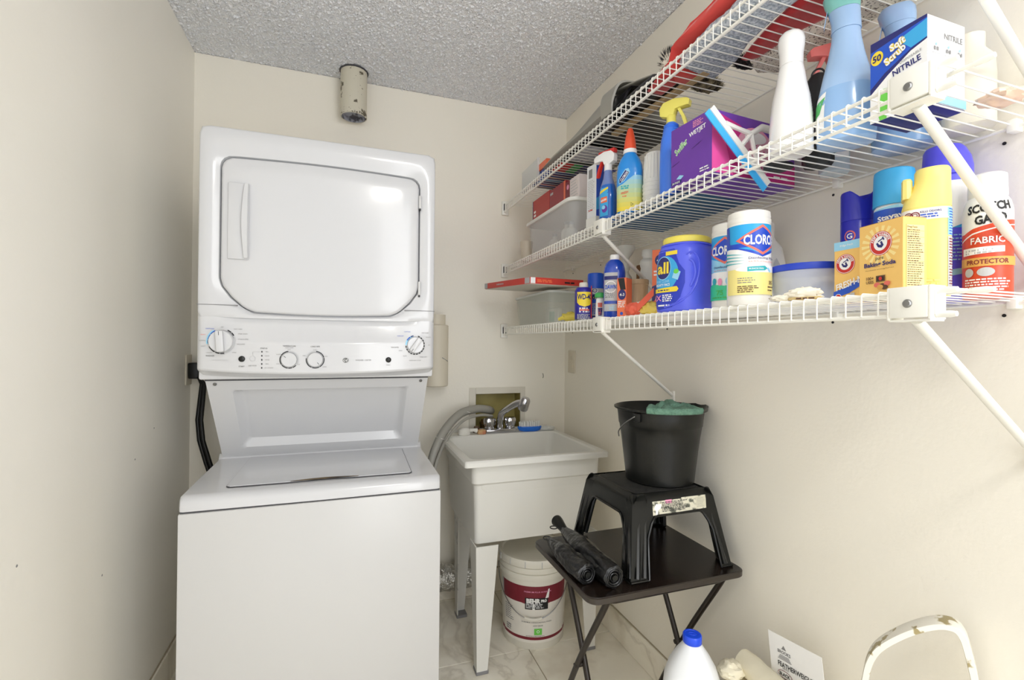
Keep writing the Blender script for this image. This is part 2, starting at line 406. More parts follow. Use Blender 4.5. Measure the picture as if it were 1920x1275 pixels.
# lid
lid = [(-0.305, 1.838), (-0.305, 1.498), (-0.297, 1.490), (-0.15, 1.489), (-0.10, 1.492), (-0.05, 1.500), (0.0, 1.492), (0.03, 1.489), (0.187, 1.488), (0.195, 1.496), (0.203, 1.838)]
MB().prism([(cx + (u - cx) * 1.008, v if v > 1.6 else v - 0.0035) for u, v in lid], 0.842, 0.8432, lambda u, v, h: (u, v, h)).build('lid_gap', 'seam', A, smooth=False)
L_ = MB().prism(lid, 0.8425, 0.8455, lambda u, v, h: (u, v, h)).build('lid', 'enamel', A, smooth=False)
M['rust'] = mat('lid_slot', (104, 88, 58), 0.6, rgb2=(60, 50, 40), cscale=30)
MB().grid(lambda u, v: (-0.145 + 0.185 * u, 1.489 + 0.0125 * sin(pi * u) * v - 0.0015 * (1 - v), 0.8452 + 0.0012 * v), 16, 2).build('finger_slot', 'rust', L_)
# slanted splash panel between washer and dryer
def slant(u, v, off=0.0):
    x = xl + 0.012 + (xr - xl - 0.024) * u; y = 1.852 + (1.622 - 1.852) * v; z = 0.845 + (1.128 - 0.845) * v
    n = Vector((0, -0.285, -0.23)).normalized()
    return Vector((x, y, z)) + n * off
sp = MB()
def sfn(u, v):
    du = min(u - 0.10, 0.90 - u); dv = min(v - 0.14, 0.88 - v); d = min(du * 2.2, dv)
    off = -0.022 * max(0, min(1, d / 0.06)); off = off
    return slant(u, v, off)
sp.grid(sfn, 90, 50); sp.build('splash_panel', 'enamel', A, fixn=False)
sd = MB()
for x in (xl + 0.0125, xr - 0.0125):
    sd.add([(x, 1.852, 0.845), (x, 1.622, 1.128), (x, 2.2, 1.128), (x, 2.2, 0.845)], [(0, 1, 2, 3)])
sd.add([(xl + .0125, 2.2, .845), (xr - .0125, 2.2, .845), (xr - .0125, 2.2, 1.128), (xl + .0125, 2.2, 1.128)], [(0, 1, 2, 3)])
sd.build('splash_sides', 'enamel', A, smooth=False)
for u in (0.035, 0.965):
    c = slant(u, 0.955, 0.0)
    o = MB().lathe([(0.0055, 0), (0.005, 0.003), (0.001, 0.0035)], 12).build('screw', 'steel', A); o.location = c; o.rotation_euler = (radians(129), 0, 0)
# dryer cabinet
MB().box(xl, xr, 1.60, 2.235, 1.13, 1.866, 0.006, 2).build('dryer_cabinet', 'enamel', A)
# dryer front: raised rounded face around the door, with a rounded outline
def rr(x0, x1, z0, z1, rt, rb, n=6):
    p = []
    for cx_, cz_, r, a0 in ((x1 - rt, z1 - rt, rt, 0), (x0 + rt, z1 - rt, rt, 90), (x0 + rb, z0 + rb, rb, 180), (x1 - rb, z0 + rb, rb, 270)):
        for k in range(n + 1):
            a = radians(a0 + 90 * k / n); p.append((cx_ + r * cos(a), cz_ + r * sin(a)))
    return p
def ringpoly(rings, mb):  # rings: list of (poly, y)
    mb.sections([[(u, y, v) for u, v in poly] for poly, y in rings], cap=False)
outer = rr(xl, xr, 1.348, 1.868, 0.018, 0.004)
def door_poly(g=0.0):
    x0, x1, zt = -0.346 - g, 0.2235 + g, 1.7875 + g; p = []
    for k in range(7):
        a = radians(0 + 90 * k / 6); p.append((x1 - .032 + .032 * cos(a), zt - .038 + .032 * sin(a)))
    for k in range(1, 8): u = k / 8; p.append((x1 - .032 + (x0 - x1 + .064) * u, zt - .006 + .006 * sin(pi * u)))
    for k in range(7):
        a = radians(90 + 90 * k / 6); p.append((x0 + .032 + .032 * cos(a), zt - .038 + .032 * sin(a)))
    zb = 1.327 - g
    pts = [(x0, 1.425), (x0 + .006, 1.405), (x0 + .03, 1.372), (x0 + .062, 1.342), (x0 + .09, zb + .003)]
    p += [(x0, 1.6), (x0, 1.5)] + pts
    for k in range(1, 8): u = k / 8; p.append((x0 + .09 + (x1 - x0 - .18) * u, zb + .003 - .006 * sin(pi * u)))
    p += [(x1 - (a - x0), b) for a, b in pts[::-1]] + [(x1, 1.5), (x1, 1.6)]
    return p
front = MB()
def scale_poly(p, k, s, cxx, czz): return [(cxx + (u - cxx) * s, czz + (v - czz) * s) for u, v in p]
# face is a grid with relief, cut as annulus between outer outline and door outline
def resample(p, n=160, start=None):
    # param by angle round the door centre, so both outlines match
    cX, cZ = (-0.061, 1.575); out = []
    m = len(p)
    for k in range(n):
        a = 2 * pi * k / n; d = Vector((cos(a), sin(a))); best = None
        for i in range(m):
            A_, B_ = Vector(p[i]) - Vector((cX, cZ)), Vector(p[(i + 1) % m]) - Vector((cX, cZ)); e = B_ - A_
            den = d.x * e.y - d.y * e.x
            if abs(den) < 1e-12: continue
            t_ = (A_.x * e.y - A_.y * e.x) / den; s_ = (A_.x * d.y - A_.y * d.x) / den
            if t_ > 0 and -1e-6 <= s_ <= 1 + 1e-6: best = t_ if best is None else max(best, t_)
        out.append((cX + d.x * best, cZ + d.y * best))
    return out
OUT = resample([(xl, 1.30)] + [(xl, 1.348)] + [p for p in rr(xl, xr, 1.30, 1.868, 0.018, 0.001)][:0] + rr(xl, xr, 1.30, 1.868, 0.018, 0.001)) if False else resample(rr(xl, xr, 1.31, 1.868, 0.018, 0.001))
DOO = resample(door_poly(0.003)); DOR = resample(door_poly(0.0))
def mixp(a, b, t): return [(p[0] + (q[0] - p[0]) * t, p[1] + (q[1] - p[1]) * t) for p, q in zip(a, b)]
ringpoly([(OUT, 1.61), (mixp(OUT, DOO, 0.0), 1.586), (mixp(OUT, DOO, 0.04), 1.5765), (mixp(OUT, DOO, 0.10), 1.574), (mixp(OUT, DOO, 0.5), 1.574), (mixp(OUT, DOO, 0.72), 1.576), (mixp(OUT, DOO, 0.97), 1.582), (mixp(OUT, DOO, 1.0), 1.590), (mixp(OUT, DOO, 1.02), 1.60)], front)
front.build('dryer_front', 'enamel', A, angle=0.9)
MB().prism(DOO, 1.5995, 1.6015, lambda u, v, h: (u, h, v)).build('door_gap', 'seam', A, smooth=False)
D = MB()
DI = lambda t: mixp(DOR, [(-0.061, 1.575)] * len(DOR), t)
D.sections([[(u, y, v) for u, v in p] for p, y in ((DOR, 1.598), (DOR, 1.583), (DI(0.012), 1.5775), (DI(0.03), 1.5755), (DI(0.2), 1.5745), (DI(0.6), 1.5735), (DI(0.97), 1.5735))])
DR = D.build('dryer_door', 'enamel', A, angle=0.9)
# handle: recessed vertical grip with a proud bar
H = MB().box(-0.327, -0.272, 1.5690, 1.5745, 1.483, 1.706, 0.0025, 2)
H.build('handle', 'enamel', DR)
MB().sections([[(x, y, z) for x, y in ((-0.283 - .006 * sin(pi * k / 12), 1.5690), (-0.283 - .006 * sin(pi * k / 12), 1.5600 - .008 * sin(pi * k / 12)), (-0.274, 1.5590 - .008 * sin(pi * k / 12)), (-0.272, 1.5690))] for k in range(13) for z in [1.486 + 0.217 * k / 12]]).build('grip', 'enamel', DR)
for z0, z1 in ((1.685, 1.728), (1.40, 1.445)):
    MB().box(0.222, 0.230, 1.5715, 1.5835, z0, z1, 0.002, 2).build('hinge', 'steel' if False else 'enamel2', DR)
    MB().box(0.2235, 0.2285, 1.572, 1.5835, z0 - 0.006, z0 - 0.001).build('hinge_pin', 'black', DR, smooth=False)
# control panel: bowed
def cp(u, v):   # u across, v from top (0) to bottom (1)
    s_ = 2 * u - 1; x = cx + hw * s_
    bow = 1 - abs(s_) ** 2.4
    zt = 1.349 - 0.0 ; 
    zb = 1.167 - 0.014 * bow
    z = zt + (zb - zt) * v
    y = 1.575 - 0.030 * bow * min(1, max(0, (v - 0.12) / 0.45)) ** 1.4 if True else 0
    if abs(s_) > 0.965: y += 0.014 * ((abs(s_) - 0.965) / 0.035) ** 2
    # keep clear of the door's lower lobe
    if v < 0.25: 
        k = max(0, 1 - abs(s_) / 0.86); y += 0.030 * (1 - v / 0.25) * min(1, k * 5)
    return Vector((x, y, z))
cpm = MB(); NU, NV = 96, 28
cpm.grid(lambda u, v: cp(u, v), NU, NV)
# underside curling back
def under(u, v):
    a = cp(u, 1.0); s_ = 2 * u - 1
    if v < 0.3: t_ = v / 0.3 * pi / 2; return Vector((a.x, a.y + 0.008 * (1 - cos(t_)), a.z - 0.008 * sin(t_)))
    k = (v - 0.3) / 0.7; return Vector((a.x + (-.012 if s_ > 0 else .012) * k * abs(s_), a.y + 0.008 + (1.622 - a.y - 0.008) * k, a.z - 0.008 + (1.128 - a.z + 0.008) * k))
cpm.grid(under, NU, 10)
for s_ in (0, 1):
    cpm.grid(lambda u, v: (lambda a: Vector((a.x, a.y + (1.66 - a.y) * u, a.z)))(cp(s_, v)), 2, 8)
CPO = cpm.build('control_panel', 'enamel', A, fixn=False)
MB().box(xl + .013, xr - .013, 1.615, 1.63, 1.1255, 1.1285).build('seam', 'seam', A, smooth=False)
for a_, b_ in ((xl, -0.30), (0.178, xr)):
    MB().box(a_ + .001, b_, 1.5738, 1.60, 1.3475, 1.3497).build('seam', 'grey', A, smooth=False)
def cpv(x, z):  # find panel point at x,z
    u = (x - xl) / (xr - xl); lo_, hi_ = 0.0, 1.0
    for _ in range(20):
        mid = (lo_ + hi_) / 2
        if cp(u, mid).z > z: lo_ = mid
        else: hi_ = mid
    return cp(u, lo_)
def panel_map(u, v, h):
    p = cpv(u, v); return Vector((p.x, p.y - 0.0006 - 0.0003 * h, p.z))
P = Print(panel_map)
def dial_marks(cu, cv, r0, r1, arcs, n=1):
    for a0, a1, m in arcs: P.ring(cu, cv, r0, r1, m, 14, a0, a1, lay=2)
# left big knob marks
LK = (-0.337, 1.243); RK = (0.213, 1.236); TK = (-0.158, 1.190); SK = (-0.0865, 1.190)
P.ring(LK[0], LK[1], .031, .040, 'lblue', 16, 125, 192, lay=1)
dial_marks(*LK, .0335, .0365, [(120, 145, 'blue'), (148, 172, 'blue'), (175, 190, 'navy'), (205, 240, 'black'), (243, 262, 'black'), (265, 282, 'black'), (28, 45, 'black'), (48, 66, 'black'), (-70, 22, 'lgrey')])
P.ring(RK[0], RK[1], .027, .032, 'lblue', 16, 100, 180, lay=1)
dial_marks(*RK, .0285, .0318, [(a, a + 13, 'black') for a in range(185, 430, 18)] + [(100, 118, 'navy'), (122, 150, 'blue')])
dial_marks(*TK, .0235, .0262, [(95, 150, 'black'), (153, 215, 'black'), (218, 262, 'black'), (265, 290, 'black'), (293, 318, 'black'), (320, 450, 'lgrey')])
dial_marks(*SK, .0235, .0262, [(15, 85, 'black'), (-60, 12, 'black'), (-110, -63, 'black'), (170, 246, 'black'), (90, 165, 'lgrey')])
for (txt, x, z, h, m) in (("COTTONS", -.368, 1.279, .0032, 'blue'), ("OFF", -.337, 1.2845, .0028, 'grey'), ("EASY CARE", -.296, 1.279, .003, 'grey'), ("SPEED WASH", -.283, 1.265, .003, 'grey'), ("DRAIN & SPIN", -.281, 1.2495, .003, 'grey'), ("DELICATES", -.286, 1.235, .003, 'grey'), ("HEAVY", -.385, 1.262, .003, 'coral'), ("NORMAL", -.386, 1.245, .003, 'grey'), ("LIGHT", -.384, 1.229, .003, 'grey'), ("CASUAL", -.368, 1.2105, .003, 'grey'), ("WASHER", -.366, 1.2015, .004, 'black'), ("RINSE", -.333, 1.207, .003, 'grey'), ("SOAK", -.303, 1.211, .003, 'grey'), ("WATER LEVEL SENSING", -.340, 1.189, .0028, 'lgrey'),
        ("COTTONS", .188, 1.279, .003, 'blue'), ("EASY CARE", .246, 1.276, .0032, 'grey'), ("MORE DRY", .166, 1.265, .003, 'blue'), ("LESS DRY", .257, 1.262, .003, 'grey'), ("DELICATES", .148, 1.2285, .0034, 'black'), ("DAMP", .166, 1.218, .003, 'grey'), ("OFF", .259, 1.236, .003, 'grey'), ("FLUFF", .180, 1.2005, .003, 'grey'), ("TIMED DRY", .240, 1.197, .0034, 'grey'), ("SENSOR DRY CYCLES", .213, 1.186, .0028, 'grey'),
        ("START", -.2835, 1.171, .0038, 'black'), ("START", .128, 1.172, .0032, 'grey'), ("DEEP RINSE", -.2555, 1.173, .003, 'grey'), ("STATUS", -.226, 1.2235, .0038, 'black'), ("FILL", -.217, 1.2135, .003, 'grey'), ("WASH", -.217, 1.2015, .003, 'grey'), ("RINSE", -.216, 1.19, .003, 'grey'), ("SPIN", -.217, 1.178, .003, 'grey'), ("LID LOCKED", -.212, 1.1665, .003, 'grey'),
        ("TEMPERATURE", -.158, 1.2305, .0038, 'black'), ("WASH / RINSE", -.158, 1.2255, .0025, 'grey'), ("LOAD SIZE", -.0865, 1.2295, .0038, 'black'), ("HOT", -.158, 1.2205, .0028, 'grey'), ("SMALL", -.0865, 1.2195, .0028, 'grey'), ("WARM", -.187, 1.206, .0028, 'grey'), ("COLD", -.187, 1.178, .0028, 'grey'), ("TAP", -.132, 1.176, .0028, 'grey'), ("MED", -.117, 1.202, .0028, 'grey'), ("LARGE", -.060, 1.1685, .0028, 'grey'), ("MAX", -.056, 1.20, .0028, 'grey'),
        ("WASHER / DRYER", .052, 1.188, .0042, 'grey')):
    P.text(txt, x, z, h, m, 0.0, lay=3)
P.ring(-.2555, 1.1935, .007, .008, 'lgrey', 18, lay=3); P.rect(-.2558, -.2548, 1.202, 1.2135, 'lgrey', 3); P.rect(-.2558, -.236, 1.2128, 1.2138, 'lgrey', 3)
for z in (1.2135, 1.2017, 1.19, 1.178, 1.1665): P.rect(-.2325, -.2295, z - .0022, z + .0022, 'black', 3)
P.ell(.0, 1.188, .0085, .0078, 'black', 20, lay=3); P.ring(0, 1.188, .0068, .0073, 'white', 20, lay=4); P.text("GE", 0, 1.188, .0075, 'white', 0.01, skew=.3, lay=5)
P.text("GE  NSF", -0.345, 1.151, .004, 'black', 0.01, lay=1) if False else None
P.build('panel_lettering', CPO)['kind'] = 'stuff'
def knob(x, z, r, dep, blade, rot, parent=CPO):
    p = cpv(x, z); n = Vector((0, -1, 0))
    k = MB().lathe([(r, 0.0), (r, dep * .35), (r * .93, dep * .5), (0.001, dep * .52)], 36)
    o = k.build('knob', 'enamel', parent); o.location = p; o.rotation_euler = (radians(90), 0, 0)
    rg = MB().lathe([(r * 1.03, 0), (r * 1.03, 0.0015)], 36).build('knob_rim', 'grey', o)
    if blade:
        b = MB().box(-r * .30, r * .30, -r * .95, r * .95, dep * .5, dep, 0.003, 2).build('knob_blade', 'enamel', o); b.rotation_euler = (0, 0, radians(rot))
        m_ = MB().box(-.0006, .0006, r * .55, r * .9, dep, dep + .0004).build('knob_pointer', 'black', o, smooth=False); m_.rotation_euler = (0, 0, radians(rot))
    else:
        m_ = MB().box(-.0006, .0006, r * .5, r * .85, dep * .53, dep * .55).build('knob_pointer', 'black', o, smooth=False); m_.rotation_euler = (0, 0, radians(rot))
knob(*LK, .0315, .030, True, 4); knob(*RK, .0265, .024, True, 145); knob(*TK, .0215, .016, False, 52); knob(*SK, .0215, .016, False, -142)
for x, z in ((-.2835, 1.1925), (.128, 1.1885)):
    p = cpv(x, z); o = MB().lathe([(.0085, 0), (.0085, .003), (.007, .0042), (.001, .0044)], 20).build('start_button', 'blackp', CPO); o.location = p; o.rotation_euler = (radians(90), 0, 0)

# ================================================================ left outlet, cord
t = thing('dryer_outlet', 'cream wall outlet with black plug on left wall beside the dryer', 'outlet', (XL, 2.255, 1.125))
MB().box(0, 0.006, -0.04, 0.03, -0.06, 0.062, 0.002, 2).build('outlet_plate', 'sleeve', t)
MB().box(0.006, 0.045, -0.03, 0.025, -0.035, 0.03, 0.006, 2).build('plug', 'blackp', t)
t = MB().tube([(XL + .045, 2.235, 1.095), (XL + .058, 2.22, 1.07), (XL + .056, 2.2, 1.0), (XL + .052, 2.19, .93), (XL + .06, 2.185, .85), (XL + .085, 2.18, .76), (XL + .11, 2.18, .68), (XL + .13, 2.18, .60), (XL + .12, 2.19, .45)], 0.008, 10)
t.tube([(XL + .045, 2.225, 1.095), (XL + .070, 2.21, 1.07), (XL + .070, 2.19, 1.0), (XL + .067, 2.18, .93), (XL + .076, 2.175, .85), (XL + .102, 2.17, .76), (XL + .128, 2.17, .68), (XL + .15, 2.17, .60), (XL + .14, 2.18, .45)], 0.0075, 10)
tag(t.build('power_cord', 'blackp'), 'black twin power cord hanging from the outlet behind the dryer', 'cord')

# ================================================================ valve box in the back wall
t = thing('valve_box', 'recessed wall box with white frame and olive interior behind the faucet', 'wall box', (0, 0, 0))
fr = MB(); FX0, FX1, FZ0, FZ1 = 0.578, 0.874, 0.80, 1.022
M['wallp'] = mat('frame_paint', (216, 211, 198), 0.5)
for a, b, c, d in ((FX0, ox0, FZ0, FZ1), (ox1, FX1, FZ0, FZ1), (ox0, ox1, oz1, FZ1)): fr.box(a, b, YB - .004, YB - .0005, c, d, 0.001, 1)
fr.build('box_frame', 'wallp', t)
M['olive'] = mat('olive_plastic', (172, 160, 96), 0.5, rgb2=(150, 138, 76), cscale=6)
ib = MB(); e = .0015
ib.add([(ox0 + e, YB, oz0 + e), (ox1 - e, YB, oz0 + e), (ox1 - e, YB, oz1 - e), (ox0 + e, YB, oz1 - e), (ox0 + e, YB + .08, oz0 + e), (ox1 - e, YB + .08, oz0 + e), (ox1 - e, YB + .08, oz1 - e), (ox0 + e, YB + .08, oz1 - e)], [(4, 5, 6, 7), (0, 1, 5, 4), (1, 2, 6, 5), (2, 3, 7, 6), (3, 0, 4, 7)])
ib.build('box_interior', 'olive', t, smooth=False, fixn=False)
M['brass'] = mat('aged_brass', (120, 96, 60), 0.4, 0.8)
for x in (0.66, 0.72):
    MB().lathe([(.012, 0), (.012, .03), (.016, .032), (.016, .042), (.008, .044), (.008, .055)], 14).build('valve', 'brass', t, loc=(x, YB + .04, .802))
# drain hose and supply hoses
M['hose'] = mat('grey_hose', (158, 156, 148), 0.45)
def spline(pts, n=12):
    P_ = [Vector(p) for p in pts]; P_ = [P_[0] * 2 - P_[1]] + P_ + [P_[-1] * 2 - P_[-2]]; out = []
    for i in range(1, len(P_) - 2):
        a, b, c, d = P_[i - 1:i + 3]
        for k in range(n):
            t_ = k / n; out.append(0.5 * ((2 * b) + (c - a) * t_ + (2 * a - 5 * b + 4 * c - d) * t_ ** 2 + (3 * b - a - 3 * c + d) * t_ ** 3))
    out.append(P_[-2]); return out
hp = spline([(.70, 2.315, .90), (.665, 2.262, .915), (.60, 2.225, .926), (.51, 2.17, .915), (.43, 2.11, .862), (.375, 2.06, .79), (.345, 2.05, .70), (.322, 2.13, .56), (.300, 2.235, .40), (.20, 2.242, .32)], 26)
t = thing('drain_hose', 'ribbed grey washer drain hose arching from the wall box down behind the washer', 'hose', (0, 0, 0))
MB().tube(hp, [0.0185 + (0.0012 if i % 2 else -0.0006) for i in range(len(hp))], 14).build('hose', 'hose', t, angle=3)
for k in (70, 118): MB().tube([hp[k] + Vector((0, 0, 0)) * 0 + 0.021 * (Vector((0.3, 0.2, .93)).cross(Vector((0, 1, 0))).normalized() * cos(a) + Vector((0, 1, 0)) * sin(a)) for a in [2 * pi * i / 16 for i in range(16)]], 0.0013, 5, closed=True).build('cable_tie', 'whiteplastic', t)
t = MB().tube([Vector(p) + Vector((.008, -.034, -.026)) for p in hp[20:]], 0.0065, 8)
tag(t.build('supply_hose', 'hose'), 'thin grey supply hose running under the ribbed drain hose', 'hose')

# ================================================================ UTILITY SINK
S = thing('utility_sink', 'white plastic freestanding laundry sink on four legs in the corner', 'sink', (0, 0, 0))
sx0, sx1, sy0, sy1, sz = 0.412, 1.008, 1.680, 2.268, 0.812
def rrx(x0, x1, y0, y1, r, z, n=4):
    p = []
    for cx_, cy_, a0 in ((x1 - r, y1 - r, 0), (x0 + r, y1 - r, 90), (x0 + r, y0 + r, 180), (x1 - r, y0 + r, 270)):
        for k in range(n + 1):
            a = radians(a0 + 90 * k / n); p.append((cx_ + r * cos(a), cy_ + r * sin(a), z))
    return p
q = MB()
q.sections([rrx(.47, .965, 1.745, 2.22, .02, .482), rrx(.463, .975, 1.735, 2.235, .022, .69), rrx(.461, .978, 1.732, 2.238, .022, .705), rrx(.452, .988, 1.72, 2.245, .024, .716), rrx(.450, .990, 1.718, 2.248, .024, .785), rrx(sx0 + .012, sx1 - .012, sy0 + .01, sy1 - .004, .02, .787),
            rrx(sx0, sx1, sy0, sy1, .012, .789), rrx(sx0, sx1, sy0, sy1, .012, .806), rrx(sx0 + .005, sx1 - .005, sy0 + .005, sy1 - .005, .012, sz),
            rrx(sx0 + .030, sx1 - .030, sy0 + .028, sy1 - .105, .03, sz), rrx(sx0 + .036, sx1 - .036, sy0 + .034, sy1 - .111, .03, sz - .006), rrx(sx0 + .050, sx1 - .050, sy0 + .05, sy1 - .12, .04, .70), rrx(sx0 + .085, sx1 - .085, sy0 + .09, sy1 - .15, .05, .52), rrx(sx0 + .12, sx1 - .12, sy0 + .12, sy1 - .18, .05, .505)])
q.build('tub', 'sink', S, angle=0.5)
MB().box(sx0 + .02, sx1 - .02, sy1 - .022, sy1 - .002, sz - .003, sz + .012, .004, 2).build('backsplash', 'sink', S)
dr = MB().lathe([(.03, .5055), (.03, .508), (.022, .5085), (.020, .506)], 24, (.71, 1.96)).build('drain', 'chrome', S)
M['scuff'] = mat('scuffed_plastic', (212, 211, 206), 0.5, rgb2=(150, 150, 150), cscale=14, lo=0.62, hi=0.72)
def leg(xo, yo, dx, dy, m='sink'):
    # L-section leg, corner outside at (xo,yo), dx,dy signs pointing inward
    def L_(z, w, x, y, t_=.004):
        return [(x, y, z), (x + dx * w, y, z), (x + dx * w, y + dy * t_, z), (x + dx * t_, y + dy * t_, z), (x + dx * t_, y + dy * w, z), (x, y + dy * w, z)]
    b = MB().sections([L_(.012, .042, xo, yo), L_(.48, .088, xo - dx * .008, yo - dy * .003)])
    o = b.build('leg', m, S, smooth=False)
    MB().box(min(xo - .002 * dx, xo + dx * .046), max(xo - .002 * dx, xo + dx * .046), min(yo - .002 * dy, yo + dy * .046), max(yo - .002 * dy, yo + dy * .046), 0.0, .013, .002, 1).build('foot', 'grey', o)
leg(.474, 1.722, 1, 1); leg(.972, 1.722, -1, 1); leg(.487, 2.152, 1, -1, 'scuff'); leg(.972, 2.22, -1, -1)
# faucet
F = thing('faucet', 'chrome two-handle faucet on the back ledge of the sink', 'faucet', (.712, 2.205, sz))
MB().box(-.078, .078, -.028, .028, 0, .02, .007, 3).build('base_plate', 'chrome', F)
sp_ = spline([(0, 0, .018), (0, -.004, .06), (.004, -.02, .095), (.028, -.06, .125), (.055, -.10, .15), (.07, -.118, .150)], 6)
MB().tube(sp_, [.017] * 8 + [.0155] * (len(sp_) - 8), 14).build('spout', 'chrome', F)
o = MB().lathe([(.001, .034), (.018, .032), (.024, .022), (.025, .002), (.025, -.022), (.021, -.03), (.001, -.03)], 20).build('spout_head', 'chrome', F); o.location = (.078, -.125, .148); o.rotation_euler = (radians(18), radians(10), 0)
MB().lathe([(.009, 0), (.009, .006), (.007, .008)], 12, (.028, -.055)).build('accent', 'coral', F, loc=(0, 0, .1)) if False else None
for s_ in (-1, 1):
    k = MB()
    k.loft([(.018, .022, .022, 2), (.024, .024, .024, 2), (.03, .021, .021, 2)], 20, cap1=False)
    n = 20; rings = []
    for z, r in ((.03, .021), (.04, .026), (.062, .027), (.07, .023), (.073, .012)):
        rings.append([((r * (1 + (.09 if i % 2 else -.05))) * cos(2 * pi * i / n), (r * (1 + (.09 if i % 2 else -.05))) * sin(2 * pi * i / n), z) for i in range(n)])
    k.sections(rings); k.build('knob_handle', 'chrome', F, loc=(s_ * .052, 0, 0))
# scrub brush on the ledge
B = thing('scrub_brush', 'blue oval scrub brush with white bristles lying on the sink ledge', 'brush', (.862, 2.19, sz), -6)
M['brushblue'] = mat('bright_blue_plastic', (36, 110, 214), 0.35)
MB().loft([(.0, .042, .018, 2), (.004, .054, .023, 2), (.020, .062, .027, 2), (.024, .060, .025, 2)], 28).build('brush_block', 'brushblue', B)
br = MB(); rnd = random.Random(3)
for i in range(-6, 7):
    for j in (-1, 0, 1):
        x, y = i * .0083, j * .012
        if (x / .055) ** 2 + (y / .023) ** 2 < 1: br.tube([(x, y, .022), (x + rnd.uniform(-.003, .003), y + rnd.uniform(-.003, .003), .047 + rnd.uniform(-.003, .003))], .0036, 6)
br.build('bristles', 'whiteplastic', B)['kind'] = 'stuff'
# sink ledge clutter
M['foam'] = mat('crumpled_white', (226, 224, 216), 0.7, bump=.4, bscale=60)
o = MB(); o.loft([(0, .026, .018, 2.6), (.004, .03, .021, 2.6), (.026, .028, .02, 2.6), (.034, .018, .014, 2.4), (.036, .004, .004, 2)], 16)
o.tube([(0.02, 0, .02), (.045, -.004, .022), (.06, -.002, .018)], [.009, .008, .012], 10)
tag(o.build('drain_stopper', 'foam', loc=(.528, 2.178, sz)), 'small white plastic stopper lying at the left end of the sink ledge', 'stopper')
o = MB().loft([(0, .018, .014, 2.8), (.003, .021, .017, 2.8), (.018, .02, .016, 2.6), (.022, .012, .01, 2)], 14)
M['sponge'] = mat('tan_sponge', (206, 176, 128), 0.8, rgb2=(190, 120, 90), cscale=40)
tag(o.build('sponge', 'sponge', loc=(.613, 2.178, sz)), 'small worn tan sponge beside the left faucet handle', 'sponge')
M['clearp'] = mat('clear_plastic', (225, 230, 232), 0.12, alpha=0.28)
o = thing('soap_dish', 'small clear plastic soap dish on the ledge right of the brush', 'soap dish', (.955, 2.185, sz))
MB().loft([(0, .034, .02, 3), (.002, .036, .022, 3), (.016, .04, .025, 3), (.017, .037, .022, 3), (.004, .033, .019, 3)], 20, cap1=True).build('dish', 'clearp', o)
o = MB().loft([(0, .018, .010, 2), (.012, .016, .010, 2), (.030, .012, .008, 2)], 14)
tag(o.build('wire_nut_bundle', mat('dark_wire', (92, 72, 54), .6), loc=(.600, 2.225, sz + .0)), 'small brown rubber plug standing behind the tan sponge', 'plug')

# foil duct behind the sink
M['foil'] = mat('foil', (205, 203, 196), 0.3, 0.75, bump=1.0, bscale=45, bdist=.02)
dp = [(0.30 + .015 * i, 2.223 + .004 * sin(i * .9), .138 + .003 * sin(i * 1.7)) for i in range(24)]
t = MB().tube(dp, [.059 + (.004 if i % 2 else -.003) for i in range(24)], 24)
tag(t.build('foil_duct', 'foil', angle=3), 'crinkled silver foil dryer duct on the floor behind the sink', 'duct')
